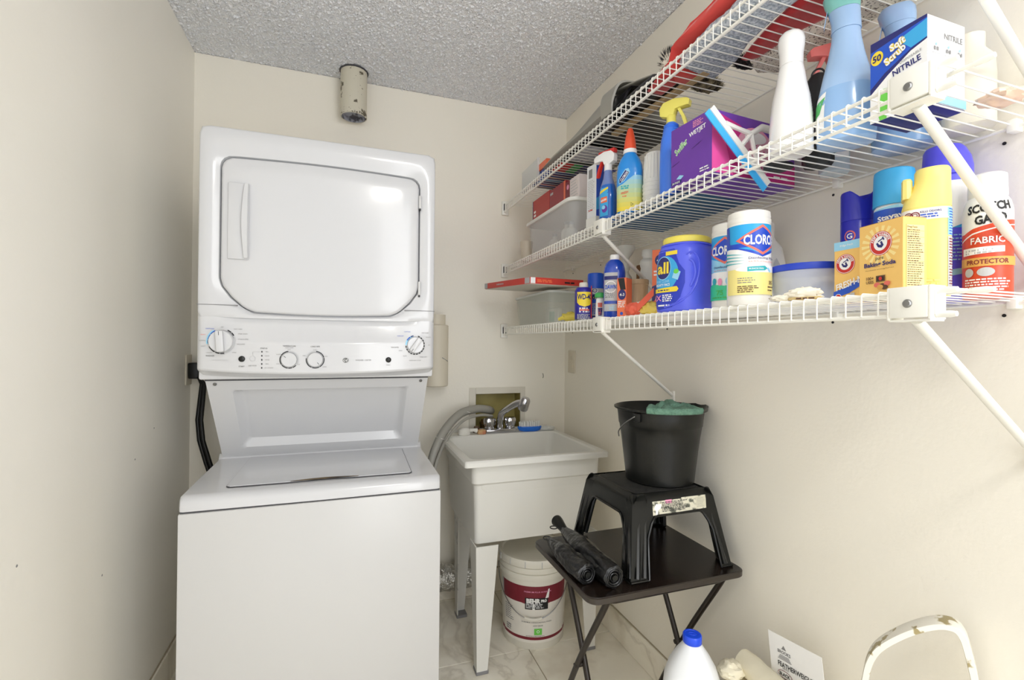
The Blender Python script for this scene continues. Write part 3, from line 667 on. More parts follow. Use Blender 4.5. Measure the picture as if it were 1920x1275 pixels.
# ================================================================ WIRE SHELVES
SXF = 0.751; D1, D2, D3 = 1.327, 1.632, 1.948
def shelf(D, label, yend, braces=True):
    S_ = thing('wire_shelf', label, 'shelf', (0, 0, 0), group='white wire shelves on the right wall')
    wire = MB().tube([(1.090, 0, -.0018), (SXF + .003, 0, -.0018), (SXF, 0, -.0045), (SXF, 0, -.038)], .00138, 6, caps=False)
    me = None; y = 2.278; k = 0
    while y > yend:
        if me is None:
            o = wire.build('wire', 'vinyl', S_); me = o.data
        else:
            o = bpy.data.objects.new('wire', me); COL.objects.link(o); o.parent = S_
        o.location = (0, y, D); y -= .0245
    y0 = yend - .012
    for x, z, e in ((SXF + .0045, -.0062, 0), (SXF + .003, -.0385, 0), (SXF + .042, -.0065, -.02), (1.086, -.0065, -.01)):
        MB().tube([(x, 2.284, D + z), (x, y0 + e, D + z)], .003, 8).build('rail', 'vinyl', S_)
    for x, z, e in ((SXF + .0045, -.0062, 0), (SXF + .003, -.0385, 0), (SXF + .042, -.0065, -.02)):
        MB().tube([(x, y0 + e + .018, D + z), (x, y0 + e + .004, D + z), (x, y0 + e - .004, D + z)], [.0042, .0048, .0036], 10).build('end_cap', 'vinyl', S_)
    # end bracket on the back wall
    eb = MB().box(SXF - .014, SXF + .022, YB - .014, YB - .0005, D - .056, D + .014, .004, 2); eb.box(SXF - .004, SXF + .004, YB - .03, YB - .012, D - .044, D + .004, .0015, 1)
    e_ = eb.build('end_bracket', 'vinyl', S_); MB().box(SXF - .0055, SXF - .0035, YB - .028, YB - .015, D - .034, D - .002).build('slot', 'seam', e_, smooth=False)
    MB().lathe([(.004, 0), (.0035, .002), (.001, .002)], 10).build('screw', 'grey', e_, loc=(SXF + .012, YB - .0125, D - .03)).rotation_euler = (radians(90), 0, 0)
    for yy in (2.18, 1.90, 1.42, .80, .487):
        c = MB().box(1.078, 1.0985, yy - .007, yy + .007, D - .016, D + .006, .002, 2).build('wall_clip', 'vinyl', S_)
        MB().lathe([(.003, 0), (.003, .001)], 10).build('screw', 'black', c, loc=(1.0982, yy + .018, D - .026)).rotation_euler = (0, radians(-90), 0)
    if braces:
        for yy, dy in ((.445, .016), (1.318, .082))[:1 if D > 1.9 else 2]:
            q = MB().box(SXF - .009, SXF - .0035, yy - .024, yy + .024, D - .042, D + .002, .0015, 2)
            q.box(SXF - .008, SXF + .024, yy - .028, yy - .024, D - .045, D + .002, .001, 1); q.box(SXF - .008, SXF + .024, yy + .024, yy + .028, D - .045, D + .002, .001, 1)
            q.box(SXF - .006, SXF + .024, yy - .026, yy + .026, D - .047, D - .0445)
            c = q.build('clip', 'vinyl', S_)
            sc_ = MB().lathe([(.006, 0), (.006, .0012), (.0045, .003), (.001, .0032)], 16).build('screw', 'steel', c, loc=(SXF - .009, yy, D - .022)); sc_.rotation_euler = (0, radians(-90), 0)
            b = MB(); A_, B_ = Vector((SXF + .012, yy, D - .046)), Vector((1.092, yy + dy, D - .262)); d = (B_ - A_).normalized()
            n1 = d.cross(Vector((0, 1, 0))).normalized(); n2 = d.cross(n1)
            hw_, ht = (.0082, .0055)
            secs = []
            for t_, w_ in ((0, 1.0), (.02, 1.0), (.96, 1.0), (.985, .9), (1, .7)):
                p = A_ + (B_ - A_) * t_
                secs.append([p + n1 * (ht * cos(a) * 1.0) + n2 * (hw_ * w_ * sin(a)) for a in [2 * pi * i / 14 for i in range(14)]])
            b.sections(secs); bo = b.build('brace', 'vinyl', S_)
            MB().box(1.0905, 1.0985, yy + dy - .010, yy + dy + .010, D - .292, D - .246, .002, 1).build('brace_foot', 'vinyl', bo)
    return S_
shelf(D1, 'lowest of the three white wire shelves, holding soda box, wipes and detergent tub', .41)
shelf(D2, 'middle white wire shelf, holding purple box, squeegee and spray bottles', .41)
shelf(D3, 'top white wire shelf just under the ceiling, holding rugs and red cloth', .41)

# ---------------------------------------------------------------- generic makers
def can(name, label, cat, x, y, z0, r, body_h, capr, cap_h, bodym, capm, rz=-45, dome=.012, cap_rings=None, group=None, lower=None):
    t = thing(name, label, cat, (x, y, z0), rz, group)
    R = [(0, r * .95, r * .95, 2), (.003, r, r, 2), (body_h - dome, r, r, 2), (body_h - dome * .3, r * .86, r * .86, 2), (body_h, r * .8, r * .8, 2)]
    MB().loft(R, 32).build('can_body', bodym, t)
    cr = cap_rings or [(body_h - dome * .6, capr, capr, 2), (body_h + cap_h * .85, capr * .96, capr * .96, 2), (body_h + cap_h - .002, capr * .93, capr * .93, 2), (body_h + cap_h, capr * .85, capr * .85, 2)]
    MB().loft(cr, 32).build('cap', capm, t)
    MB().loft([(0, r * 1.01, r * 1.01, 2), (.004, r * 1.01, r * 1.01, 2)], 32).build('base_rim', 'steel', t)
    return t, R
def band(R, z0, z1, m, t, name='label_band', off=.0003):
    def at_(z):
        for A_, B_ in zip(R, R[1:]):
            if A_[0] <= z <= B_[0] or B_ is R[-1]:
                k = min(1, max(0, (z - A_[0]) / max(1e-9, B_[0] - A_[0]))); return tuple([z] + [A_[i] + (B_[i] - A_[i]) * k + (off if i in (1, 2) else 0) for i in range(1, len(A_))])
    zs = sorted([z0] + [r[0] for r in R if z0 < r[0] < z1] + [z1])
    return MB().loft([at_(z) for z in zs], 40, cap0=False, cap1=False).build(name, m, t)
def carton(name, label, cat, x, y, z0, w, d, h, m, rz=-90, group=None, bev=.0008):
    """front (-y local) centred at origin, depth towards +y"""
    t = thing(name, label, cat, (x, y, z0), rz, group)
    MB().box(-w / 2, w / 2, 0, d, 0, h, bev, 1).build('carton', m, t)
    return t
FR = lambda w=0: plane_map((0, -.0002, 0), -90)
def side_map(x, ymid=0.0, right=True): return plane_map((x + (.0002 if right else -.0002), ymid, 0), 0 if right else 180)
def trigger(t, z, bodym, trigm, s=1.0, nozz=True, name='trigger_head'):
    """spray head pointing to -y local... nozzle along -x"""
    H_ = MB()
    H_.loft([(z, .013 * s, .013 * s, 2), (z + .022 * s, .012 * s, .012 * s, 2), (z + .026 * s, .010 * s, .010 * s, 2)], 18)
    head = H_.build('collar', bodym, t)
    prof = [(.028, z + .026 * s), (.030, z + .045 * s), (.020, z + .060 * s), (-.010, z + .064 * s), (-.045, z + .056 * s), (-.052, z + .050 * s), (-.050, z + .036 * s), (-.030, z + .036 * s), (-.014, z + .034 * s), (-.010, z + .022 * s), (.008, z + .018 * s)]
    prof = [(u * s, v) for u, v in prof]
    m = MB(); n = len(prof); secs = []
    for yy, k in ((-.011, .86), (-.009, 1.0), (.009, 1.0), (.011, .86)):
        cxp = sum(p[0] for p in prof) / n; czp = sum(p[1] for p in prof) / n
        secs.append([(cxp + (u - cxp) * k, yy * s, czp + (v - czp) * k) for u, v in prof])
    m.sections(secs); m.build(name, bodym, t)
    tr = MB(); secs = []
    for u, v, w in ((-.022, .037, .006), (-.027, .026, .006), (-.034, .012, .0065), (-.040, -.008, .0055), (-.041, -.012, .004)):
        secs.append([(u * s - .004 * s, -w * s, z + v * s), (u * s + .004 * s, -w * s, z + v * s), (u * s + .004 * s, w * s, z + v * s), (u * s - .004 * s, w * s, z + v * s)])
    tr.sections(secs); tr.build('trigger', trigm, t)

# ================================================================ BOTTOM SHELF ITEMS
# clear bin with board game on it
t = thing('storage_bin', 'clear plastic bin with pale lid at far end of lowest shelf', 'bin', (0, 0, D1))
q = MB(); q.sections([rrx(.795, 1.055, 1.80, 2.185, .02, .001), rrx(.785, 1.065, 1.785, 2.20, .025, .125), rrx(.783, 1.067, 1.783, 2.202, .025, .128), rrx(.79, 1.06, 1.79, 2.195, .025, .1275), rrx(.80, 1.05, 1.805, 2.18, .02, .004)], cap=True)
M['binclear'] = mat('smoky_clear_plastic', (214, 218, 212), 0.2, alpha=0.28)
q.build('tub', 'binclear', t)
M['binlid'] = mat('pale_bin_lid', (222, 226, 224), 0.3, alpha=0.9)
MB().sections([rrx(.780, 1.070, 1.780, 2.205, .028, .1285), rrx(.780, 1.070, 1.780, 2.205, .028, .137), rrx(.785, 1.065, 1.785, 2.20, .028, .140)]).build('lid', 'binlid', t)
o = thing('bin_contents', 'white and green paper packet inside the clear bin', 'packet', (.86, 1.93, D1 + .0045), -75)
MB().box(-.045, .045, 0, .03, 0, .07, .004, 1).build('packet', 'foam', o)
pr = Print(FR()); pr.rect(-.015, .02, .01, .055, mat('sage', (150, 190, 165), .5)); pr.lines(-.012, .017, .05, .015, 5, .002, 'grey', 3); pr.build('label', o)
t = thing('board_game', 'flat red board game box lying across the clear bin, far end overhanging', 'game box', (.668, 1.705, D1 + .1475), 0)
M['gamered'] = mat('game_red', (206, 62, 52), 0.4); M['gameside'] = mat('game_underside', (205, 200, 190), 0.5)
a_ = radians(3.5)
fx = Vector((.99, .04, 0)).normalized(); fy = Vector((-.07, .40, .016)).normalized(); fz = fx.cross(fy)
mt = Matrix(((fx.x, fy.x, fz.x, 0), (fx.y, fy.y, fz.y, 0), (fx.z, fy.z, fz.z, 0), (0, 0, 0, 1)))
MB().box(0, .235, 0, .40, 0.002, .027, .001, 1, mt).build('lid', 'gamered', t)
MB().box(.003, .232, .003, .397, 0, .004, 0, 1, mt).build('tray', 'gameside', t)
O_ = Vector(t.location) * 0
pr = Print(free_map(fz * .002, fx, fz)); pr.mp = free_map(-fy * .0003 + fz * .002, fx, fz)
pr.rect(.002, .022, .001, .024, 'white'); pr.text("BOARD", .06, .0125, .012, 'orange', .02, w=.05) if False else pr.lines(.03, .10, .018, .006, 2, .005, 'orange', 5)
pr.lines(.15, .20, .014, .006, 1, .006, 'black', 6); pr.build('side_print', t)
pr = Print(free_map(-fx * .0003 + fz * .002 + fy * .40, -fy, fz)); pr.rect(.36, .398, .001, .024, 'lgrey'); pr.lines(.12, .20, .017, .008, 1, .006, 'lgrey', 4); pr.rect(.0, .03, .001, .024, 'lgrey'); pr.build('end_print', t)

# yellow glove
M['yel_rubber'] = mat('yellow_rubber', (226, 208, 92), 0.5, bump=.2, bscale=40)
t = thing('rubber_glove', 'crumpled yellow rubber glove in front of the clear bin', 'glove', (.815, 1.63, D1 + .001), -60)
def blob(n, sx_, sy_, sz_, amp, freq, seed, nseg=28, nring=14, flat=True):
    m = MB(); vs = []; fs = []
    for j in range(nring + 1):
        ph = pi * j / nring
        for i in range(nseg):
            th = 2 * pi * i / nseg; d = Vector((sin(ph) * cos(th), sin(ph) * sin(th), cos(ph)))
            k = 1 + amp * noise.noise(d * freq + Vector((seed, seed * 2, 0))) + amp * .5 * noise.noise(d * freq * 2.3 + Vector((seed, 0, 5)))
            v = Vector((d.x * sx_ * k, d.y * sy_ * k, d.z * sz_ * k + sz_)); v.z = max(v.z, 0.0); vs.append(v)
    for j in range(nring):
        for i in range(nseg):
            l = (i + 1) % nseg; fs.append((j * nseg + i, (j + 1) * nseg + i, (j + 1) * nseg + l, j * nseg + l))
    m.add(vs, fs); return m
blob(0, .045, .03, .018, .35, 2.2, 3).build('palm', 'yel_rubber', t)
for i, (dx, dy) in enumerate(((.05, .0), (.045, -.014), (.04, .014), (-.04, -.012))):
    MB().tube([(dx * .5, dy, .012), (dx * .9, dy * 1.2, .016), (dx * 1.35, dy * 1.4, .010)], [.009, .0085, .006], 8).build('finger', 'yel_rubber', t)

# small blue and yellow lubricant can
M['wdblue'] = mat('can_indigo', (44, 40, 148), 0.3); M['offwhite'] = mat('off_white', (226, 222, 212), 0.4)
t, R = can('spray_can', 'small indigo spray can with yellow shield, red straw taped on', 'spray can', .79, 1.498, D1, .031, .115, .016, .018, 'wdblue', 'offwhite', -20)
pr = Print(loft_map(R, -90))
pr.poly([(-.027, .098), (.027, .098), (.027, .062), (.018, .052), (0, .046), (-.018, .052), (-.027, .062)], 'yellow'); pr.text('WD-40', 0, .081, .020, 'navy', .03, w=.050)
pr.rect(-.016, .016, .032, .039, 'coral'); pr.lines(-.018, .018, .044, .026, 3, .0045, 'white', 4); pr.lines(-.026, .026, .022, .004, 4, .0026, 'lgrey', 9); pr.build('label', t)
MB().tube([(.024, -.0225, .008), (.024, -.0225, .12)], .0016, 6).build('straw', 'red', t)
# air freshener can
t, R = can('spray_can', 'white and silver spray can with deep blue cap, second from the far end', 'spray can', .872, 1.558, D1, .0325, .128, .0315, .05, 'lgrey', mat('cap_blue', (20, 84, 206), .3), -35)
pr = Print(loft_map(R, -90)); pr.ell(.0, .112, .011, .011, 'white'); pr.ring(0, .112, .006, .008, 'navy'); pr.rect(-.03, .03, .09, .098, 'navy'); pr.text('70', -.008, .086, .014, 'black', .03); pr.text('WIPES', -.004, .071, .010, 'navy', .02) if False else pr.rect(-.028, .02, .066, .08, 'blue')
pr.text('LYSOL', -.004, .073, .009, 'white', .02) if False else None
pr.lines(-.026, .02, .062, .025, 6, .003, 'blue', 3); pr.rect(-.03, .03, .006, .02, 'navy'); pr.build('label', t)
# tube with green cap
t = thing('squeeze_tube', 'small white tube standing on lowest shelf under a green cap', 'tube', (.803, 1.405, D1), -30)
R = [(0, .014, .003, 3), (.01, .015, .006, 2.5), (.05, .014, .011, 2), (.068, .013, .013, 2), (.073, .009, .009, 2)]
MB().loft(R, 20).build('tube_body', 'white', t); MB().lathe([(.017, .073), (.018, .076), (.018, .083), (.015, .088), (.008, .09)], 20).build('cap', 'green', t)
pr = Print(loft_map(R, -90, R=.014)); pr.rect(-.009, .009, .04, .055, 'coral'); pr.rect(-.010, .010, .012, .038, 'navy'); pr.lines(-.008, .008, .036, .014, 4, .003, 'coral', 2); pr.build('label', t)
MB().tube([(-.022, -.004, .0), (-.018, -.006, .05), (-.014, -.004, .115)], .0035, 8).build('pen', 'lgrey', t) if False else None
# blue dish soap bottle
M['dawn'] = mat('royal_blue_liquid', (28, 70, 184), 0.12, coat=.5)
t = thing('soap_bottle', 'tall dark blue dish soap bottle with white cap and silver label', 'bottle', (.815, 1.335, D1), -32)
R = [(0, .030, .024, 2.4), (.004, .034, .027, 2.4), (.10, .0345, .0275, 2.4), (.148, .0345, .0275, 2.3), (.164, .0325, .026, 2.2), (.176, .028, .0225, 2.1), (.185, .020, .017, 2), (.189, .0145, .0145, 2)]
MB().loft(R, 36).build('bottle_body', 'dawn', t); MB().lathe([(.0150, .188), (.0150, .203), (.0135, .2045), (.0125, .205)], 24).build('cap', 'white', t)
pr = Print(loft_map(R, -112, R=.03)); pr.rect(-.022, .022, .055, .145, 'lgrey'); pr.rect(-.022, .022, .122, .134, 'navy'); pr.text('DAWN', 0, .099, .014, 'blue', .03, w=.036); pr.ring(0, .099, .0165, .019, 'white'); pr.lines(-.018, .018, .082, .064, 3, .003, 'grey', 4)
pr.rect(-.022, .022, .022, .045, 'lgrey'); pr.lines(-.018, .018, .042, .025, 3, .003, 'lblue', 5); pr.build('label', t)
MB().tube([(-.020, -.030, .146), (-.012, -.034, .158), (-.004, -.036, .164)], .004, 8).build('tab', 'white', t) if False else None

# orange cartons
M['orangec'] = mat('orange_carton', (236, 118, 76), 0.5)
t = carton('carton', 'slim orange carton with dark top and navy disc right of the blue soap bottle', 'carton', .800, 1.268, D1, .030, .045, .122, 'orangec', -55)
pr = Print(FR()); pr.poly([(-.013, .121), (.008, .121), (.013, .085), (-.004, .085)], 'black'); pr.ell(.001, .070, .0125, .016, 'navy'); pr.text('4-3', .001, .070, .009, 'white', .02); pr.lines(-.012, .012, .052, .03, 4, .003, 'white', 2); pr.ell(0, .012, .005, .005, 'blue'); pr.build('label', t)
t = carton('carton', 'tall orange carton with navy badge, half hidden behind the blue detergent tub', 'carton', .885, 1.175, D1, .07, .05, .20, 'orangec', -50)
pr = Print(FR()); pr.ell(-.012, .168, .015, .017, 'navy'); pr.text('4-3', -.012, .168, .011, 'white', .02); pr.lines(-.03, .02, .14, .12, 2, .005, 'white', 2); pr.poly([(-.035, .09), (-.01, .10), (-.005, .06), (-.035, .045)], 'navy'); pr.build('label', t)
# tan wooden cup
M['wood_cup'] = mat('pale_wood', (206, 186, 152), 0.55, rgb2=(190, 166, 130), cscale=20, stretch=(4, 4, .6))
t = thing('wooden_cup', 'pale wooden cup with darker rim behind the slim orange carton', 'cup', (.905, 1.345, D1), 0)
MB().lathe([(.030, 0), (.033, .003), (.037, .112), (.039, .114), (.039, .128), (.034, .128), (.033, .02), (.001, .018)], 32, cap1=True).build('cup_body', 'wood_cup', t)
band([(0, .036, .036, 2), (.2, .0395, .0395, 2)], .114, .129, mat('cup_rim', (190, 168, 138), .5), t, 'rim', .0)
# white turned spindles
M['spindle'] = mat('white_painted_wood', (222, 222, 218), 0.4)
t = thing('wooden_spindle', 'left of two white turned wooden spindles, tall with a flared top', 'spindle', (1.02, 1.59, D1), 0)
MB().lathe([(.026, 0), (.026, .02), (.016, .03), (.014, .06), (.018, .10), (.026, .15), (.024, .175), (.014, .19), (.012, .20), (.018, .21), (.016, .225), (.013, .235), (.014, .25), (.028, .27), (.034, .285), (.034, .296)], 28).build('spindle', 'spindle', t)
t = thing('wooden_spindle', 'right of two white turned wooden spindles, bottle shaped beside a brown board', 'spindle', (1.00, 1.418, D1), 0)
MB().lathe([(.026, 0), (.028, .02), (.029, .12), (.028, .165), (.024, .185), (.027, .195), (.029, .203), (.026, .212), (.018, .219), (.018, .226), (.021, .23), (.021, .246), (.018, .25)], 28).build('spindle', 'spindle', t)
t = carton('wooden_board', 'small brown wooden board standing against the wall between the white spindles', 'board', 1.068, 1.53, D1, .12, .012, .225, mat('brown_wood', (128, 92, 56), .6, rgb2=(104, 72, 42), cscale=8, stretch=(8, 8, 1)), -90)
# orange & yellow snack bag
M['bagorange'] = mat('bag_orange', (226, 96, 70), 0.3); M['bagyellow'] = mat('bag_yellow', (232, 206, 96), 0.3)
t = thing('foil_bag', 'crumpled orange, white and yellow bag slumped left of the blue detergent tub', 'bag', (.815, 1.172, D1 + .001), -60)
b1 = blob(0, .050, .020, .021, .3, 2.0, 8).build('bag_body', mat('bag_white', (226, 220, 206), .35), t)
for dx, dy, sx_, m_, sd_ in ((-.028, -.012, .026, 'bagorange', 2), (.02, -.012, .030, 'bagyellow', 5)):
    o = blob(0, sx_, .016, .019, .35, 2.4, sd_).build('bag_panel', m_, t); o.location = (dx, dy, 0)
MB().sections([[(-.01 + .05 * k, -.026, .02 + .045 * k - w), (-.01 + .05 * k, -.024, .02 + .045 * k - w), (-.01 + .05 * k, -.024, .02 + .045 * k + w), (-.01 + .05 * k, -.026, .02 + .045 * k + w)] for k in (0, .3, .6, 1) for w in [.011]]).build('flap', 'bagorange', t)
# detergent tub
M['tubblue'] = mat('periwinkle_plastic', (92, 104, 238), 0.3); M['lemon'] = mat('lemon_lid', (238, 222, 96), 0.35); M['dkblue'] = mat('tub_label_blue', (44, 62, 190), .35)
t = thing('detergent_tub', 'large blue laundry pod tub with yellow lid on lowest shelf', 'tub', (.832, 1.012, D1), -76)
R = [(0, .056, .060, 4), (.004, .060, .064, 4), (.03, .062, .066, 3.8), (.12, .061, .066, 3.5), (.155, .059, .064, 3.2), (.17, .055, .059, 2.8), (.174, .051, .055, 2.4)]
tb = MB().loft(R, 60).build('tub_body', 'tubblue', t)
MB().loft([(.173, .053, .057, 2.3), (.175, .0555, .0595, 2.2), (.188, .0555, .0595, 2.2), (.191, .053, .057, 2.2)], 48).build('lid', 'lemon', t)
MB().loft([(.169, .058, .062, 2.4), (.171, .059, .063, 2.4), (.173, .058, .062, 2.4)], 48).build('neck_ring', 'tubblue', t)
lm = loft_map(R, -90, R=.058)
pr = Print(lm)
pr.poly([(-.05, .015), (-.03, .006), (.005, .012), (.025, .035), (.034, .07), (.034, .10), (.022, .12), (.01, .158), (-.052, .158)], 'dkblue'); pr.ell(-.015, .098, .036, .044, 'sky', 24)
pr.ell(-.018, .112, .021, .030, 'lblue', 28); pr.ell(-.018, .112, .0195, .028, 'navy', 28); pr.text('all', -.018, .112, .030, 'yellow', .03, w=.030)
pr.rect(-.012, .018, .143, .153, 'yellow'); pr.poly([(.006, .085), (.02, .078), (.026, .098), (.013, .106)], 'lblue'); pr.ell(.016, .10, .006, .006, 'lime')
pr.text('FREE CLEAR', -.018, .078, .0065, 'lblue', .02, w=.036); pr.text('MIGHTY PACS', -.018, .069, .0065, 'white', .02, w=.038)
pr.poly([(-.045, .050), (.018, .050), (.022, .056), (.018, .063), (-.045, .060)], 'yellow'); pr.lines(-.03, .008, .058, .053, 1, .003, 'navy', 4)
pr.text('4X', -.032, .036, .014, 'pink', .02); pr.lines(-.018, .012, .045, .026, 4, .003, 'white', 7); pr.lines(-.03, .0, .020, .014, 1, .004, 'white', 2); pr.build('label', t)
# molded handle ridges
for k_, (w, off) in enumerate(((.0020, 0), (.0013, .007))):
    pts = [lm(.036 + off, .14, 2), lm(.046 + off * .6, .146 - off * .3, 2), lm(.057, .138 - off, 2), lm(.063 - off * .2, .115, 2), lm(.060 - off * .3, .085, 2), lm(.048 - off * .3, .05, 2), lm(.03 - off, .028, 2), lm(.012, .018 + off * .4, 2), lm(-.015, .012 + off * .5, 2)]
    MB().tube(spline(pts, 8), w, 8).build('handle_ridge', 'tubblue', tb)
o = MB().tube(spline([lm(.042, .128, 0), lm(.050, .118, 0), lm(.053, .09, 0), lm(.044, .06, 0)], 8), [.0035] * 24 + [.002], 10).build('handle_ridge', 'tubblue', tb)

# wipes canisters
M['wipeswhite'] = mat('canister_white', (232, 230, 224), 0.35); M['wcyan'] = mat('wipes_cyan', (36, 160, 222), .35); M['wdblue2'] = mat('wipes_blue', (26, 70, 190), .35)
M['mint'] = mat('mint_green', (60, 196, 146), .4)
def wipes(label, x, y, rz, second, lrot, zs=1.0):
    t = thing('wipes_canister', label, 'canister', (x, y, D1), rz, None)
    r = .0415
    t.scale = (1, 1, zs)
    R = [(0, r * .97, r * .97, 2), (.003, r, r, 2), (.178, r, r, 2), (.181, r * .98, r * .98, 2), (.1815, r * .93, r * .93, 2)]
    MB().loft(R, 48).build('canister', 'wipeswhite', t)
    MB().lathe([(r * .99, .181), (r * 1.01, .184), (r * 1.01, .190), (r * .98, .1915), (r * .98, .194), (r * .995, .196), (r * .97, .206), (r * .85, .209), (.001, .210)], 48).build('lid', 'wipeswhite', t)
    band(R, .125, .176, 'wcyan', t, 'label_band'); band(R, .125 - .035, .125, 'lblue' if second else 'white', t, 'label_band'); band(R, .022, .09, 'white', t, 'label_band')
    pr = Print(loft_map(R, -90 + lrot))
    if not second:
        for k, (a, b) in enumerate(((.112, .026),)):
            pass
        pr.poly([(-.085, .176), (-.068, .176), (-.066, .14), (-.062, .128), (-.085, .126)], 'wdblue2')
        pr.poly([(-.085, .128), (-.045, .122), (-.02, .112), (0, .104), (.02, .112), (.045, .122), (.06, .126), (.06, .130), (-.085, .136)], 'wdblue2')
        pr.poly([(-.045, .125), (-.02, .118), (0, .109), (.02, .118), (.045, .125)], 'wcyan')
    else:
        pr.poly([(-.05, .128), (-.02, .118), (0, .110), (.02, .118), (.05, .128)], 'wcyan')
    pr.poly([(-.050, .141), (0, .174), (.050, .141), (0, .108)], 'coral'); pr.poly([(-.042, .141), (0, .168), (.042, .141), (0, .114)], 'wdblue2')
    pr.text('CLOROX', 0, .141, .022, 'white', .03, w=.070)
    for k in range(4): pr.poly([(-.085, .118 - .008 * k), (-.03, .108 - .006 * k), (-.085, .114 - .008 * k)], 'teal')
    pr.text('Disinfecting Wipes', .004, .1005, .0065, 'navy', .01, w=.060); pr.text('Kills 99.9% of Viruses & Bacteria', .002, .0935, .0035, 'coral', 0, w=.055)
    if not second:
        pr.rect(-.07, .06, .022, .078, 'pyellow'); pr.ell(0, .078, .05, .008, 'white')
        pr.poly([(-.028, .072), (.004, .074), (.010, .079), (.004, .084), (-.028, .082)], 'teal'); pr.text('BLEACH FREE', -.012, .078, .003, 'white', .01, w=.026); pr.poly([(.008, .078), (.016, .070), (.019, .073), (.012, .081)], 'lblue')
        pr.lines(-.045, -.012, .060, .046, 3, .0018, 'grey', 4); pr.lines(-.045, -.008, .042, .026, 4, .002, 'brown', 5); pr.text('35', .018, .048, .008, 'brown', .02); pr.lines(.01, .028, .042, .028, 2, .0025, 'brown', 6)
    else:
        pr.rect(-.07, .06, .022, .052, 'mint'); pr.poly([(-.06, .052), (-.03, .062), (0, .056), (.03, .063), (.05, .052)], 'mint'); pr.ell(-.025, .068, .006, .008, 'teal'); pr.ell(-.01, .066, .005, .009, 'pink'); pr.ell(.008, .067, .006, .010, 'lblue'); pr.text('75', -.01, .040, .012, 'green', .02); pr.lines(-.03, .02, .032, .025, 1, .003, 'green', 2)
    pr.build('label', t); return t
wipes('disinfecting wipes canister with yellow lower label, nearer of the two canisters', .800, .780, -45, False, 36, .935)
wipes('disinfecting wipes canister with green lower label, partly behind the nearer canister', .860, .892, -43, True, -18, .97)
# white bottle behind
t = thing('bottle', 'plain white bottle with slim neck behind the nearer wipes canister', 'bottle', (1.04, .955, D1), -45)
MB().loft([(0, .04, .03, 3), (.004, .043, .032, 3), (.13, .043, .032, 3), (.17, .036, .028, 2.6), (.19, .022, .02, 2), (.20, .018, .018, 2), (.235, .018, .018, 2), (.24, .014, .014, 2)], 32).build('bottle_body', 'wipeswhite', t)
pr = Print(free_map((0, -.0335, 0), (1, 0, 0), (0, 0, 1))); pr.poly([(.012, .12), (.03, .12), (.021, .14)], 'lgrey'); pr.build('emblem', t)
t = carton('box', 'dark blue box behind the detergent tub against the wall', 'box', 1.03, 1.12, D1, .14, .05, .205, 'black', -60)
# blue lid food container
M['cont'] = mat('container_clear', (226, 232, 244), 0.3, alpha=.38); M['contlid'] = mat('royal_blue_lid', (28, 62, 186), .35)
t = thing('food_container', 'round clear container with royal blue lid beside the wipes canister', 'container', (.896, .724, D1), -50)
MB().loft([(0, .054, .054, 2), (.003, .057, .057, 2), (.072, .068, .068, 2), (.0725, .066, .066, 2), (.004, .055, .055, 2)], 44).build('container_body', 'cont', t)
MB().loft([(.067, .0675, .0675, 2), (.068, .069, .069, 2), (.0785, .069, .069, 2), (.0805, .068, .068, 2)], 44).build('lid', 'contlid', t)
o = blob(0, .026, .024, .022, .3, 2, 4).build('blue_sponge', mat('soft_blue', (110, 150, 214), .8), None); o.location = (.912, .697, D1 + .0045); tag(o, 'soft blue sponge inside the blue-lidded container', 'sponge')
# tissue pile
M['tissue'] = mat('tissue', (236, 230, 214), 0.85)
t = thing('paper_packet', 'crumpled white paper packet with tan edge in front of the round container', 'packet', (.795, .648, D1 + .001), -62)
blob(0, .030, .011, .012, .35, 3, 6).build('tissue', 'tissue', t)
MB().box(-.024, .03, -.0115, -.006, .0, .006, .002, 1).build('wrapper_edge', mat('tan_paper', (196, 172, 118), .6), t)
pr = Print(plane_map((0, -.0122, 0), -90)); pr.lines(-.01, .028, .005, .001, 1, .003, 'brown', 3); pr.build('wrapper_print', t)
blob(0, .020, .009, .006, .3, 3, 16).build('tissue', 'tissue', t).location = (-.036, 0, 0)

def emblem(pr, cu, cv, r):
    pr.ell(cu, cv, r, r, 'red', 32); pr.ell(cu, cv, r * .95, r * .95, 'white', 32); pr.ell(cu, cv, r * .90, r * .90, 'red', 32)
    pr.text('ARM & HAMMER', cu, cv + r * .74, r * .26, 'white', .02, w=r * 2.1, arc=r * .76)
    pr.ell(cu, cv, r * .60, r * .60, 'white', 28); L = pr.lay
    # arm and hammer
    pr.poly([(cu - r * .38, cv + r * .0), (cu - r * .2, cv - r * .30), (cu + r * .12, cv - r * .38), (cu + r * .30, cv - r * .18), (cu + r * .12, cv + r * .18), (cu - r * .02, cv + r * .12), (cu + r * .06, cv - r * .12), (cu - r * .10, cv - r * .10), (cu - r * .26, cv + r * .12)], 'navy')
    pr.poly([(cu - r * .22, cv + r * .20), (cu + r * .22, cv + r * .42), (cu + r * .26, cv + r * .34), (cu - r * .18, cv + r * .12)], 'navy'); pr.poly([(cu + r * .14, cv + r * .46), (cu + r * .28, cv + r * .20), (cu + r * .38, cv + r * .26), (cu + r * .24, cv + r * .52)], 'navy')
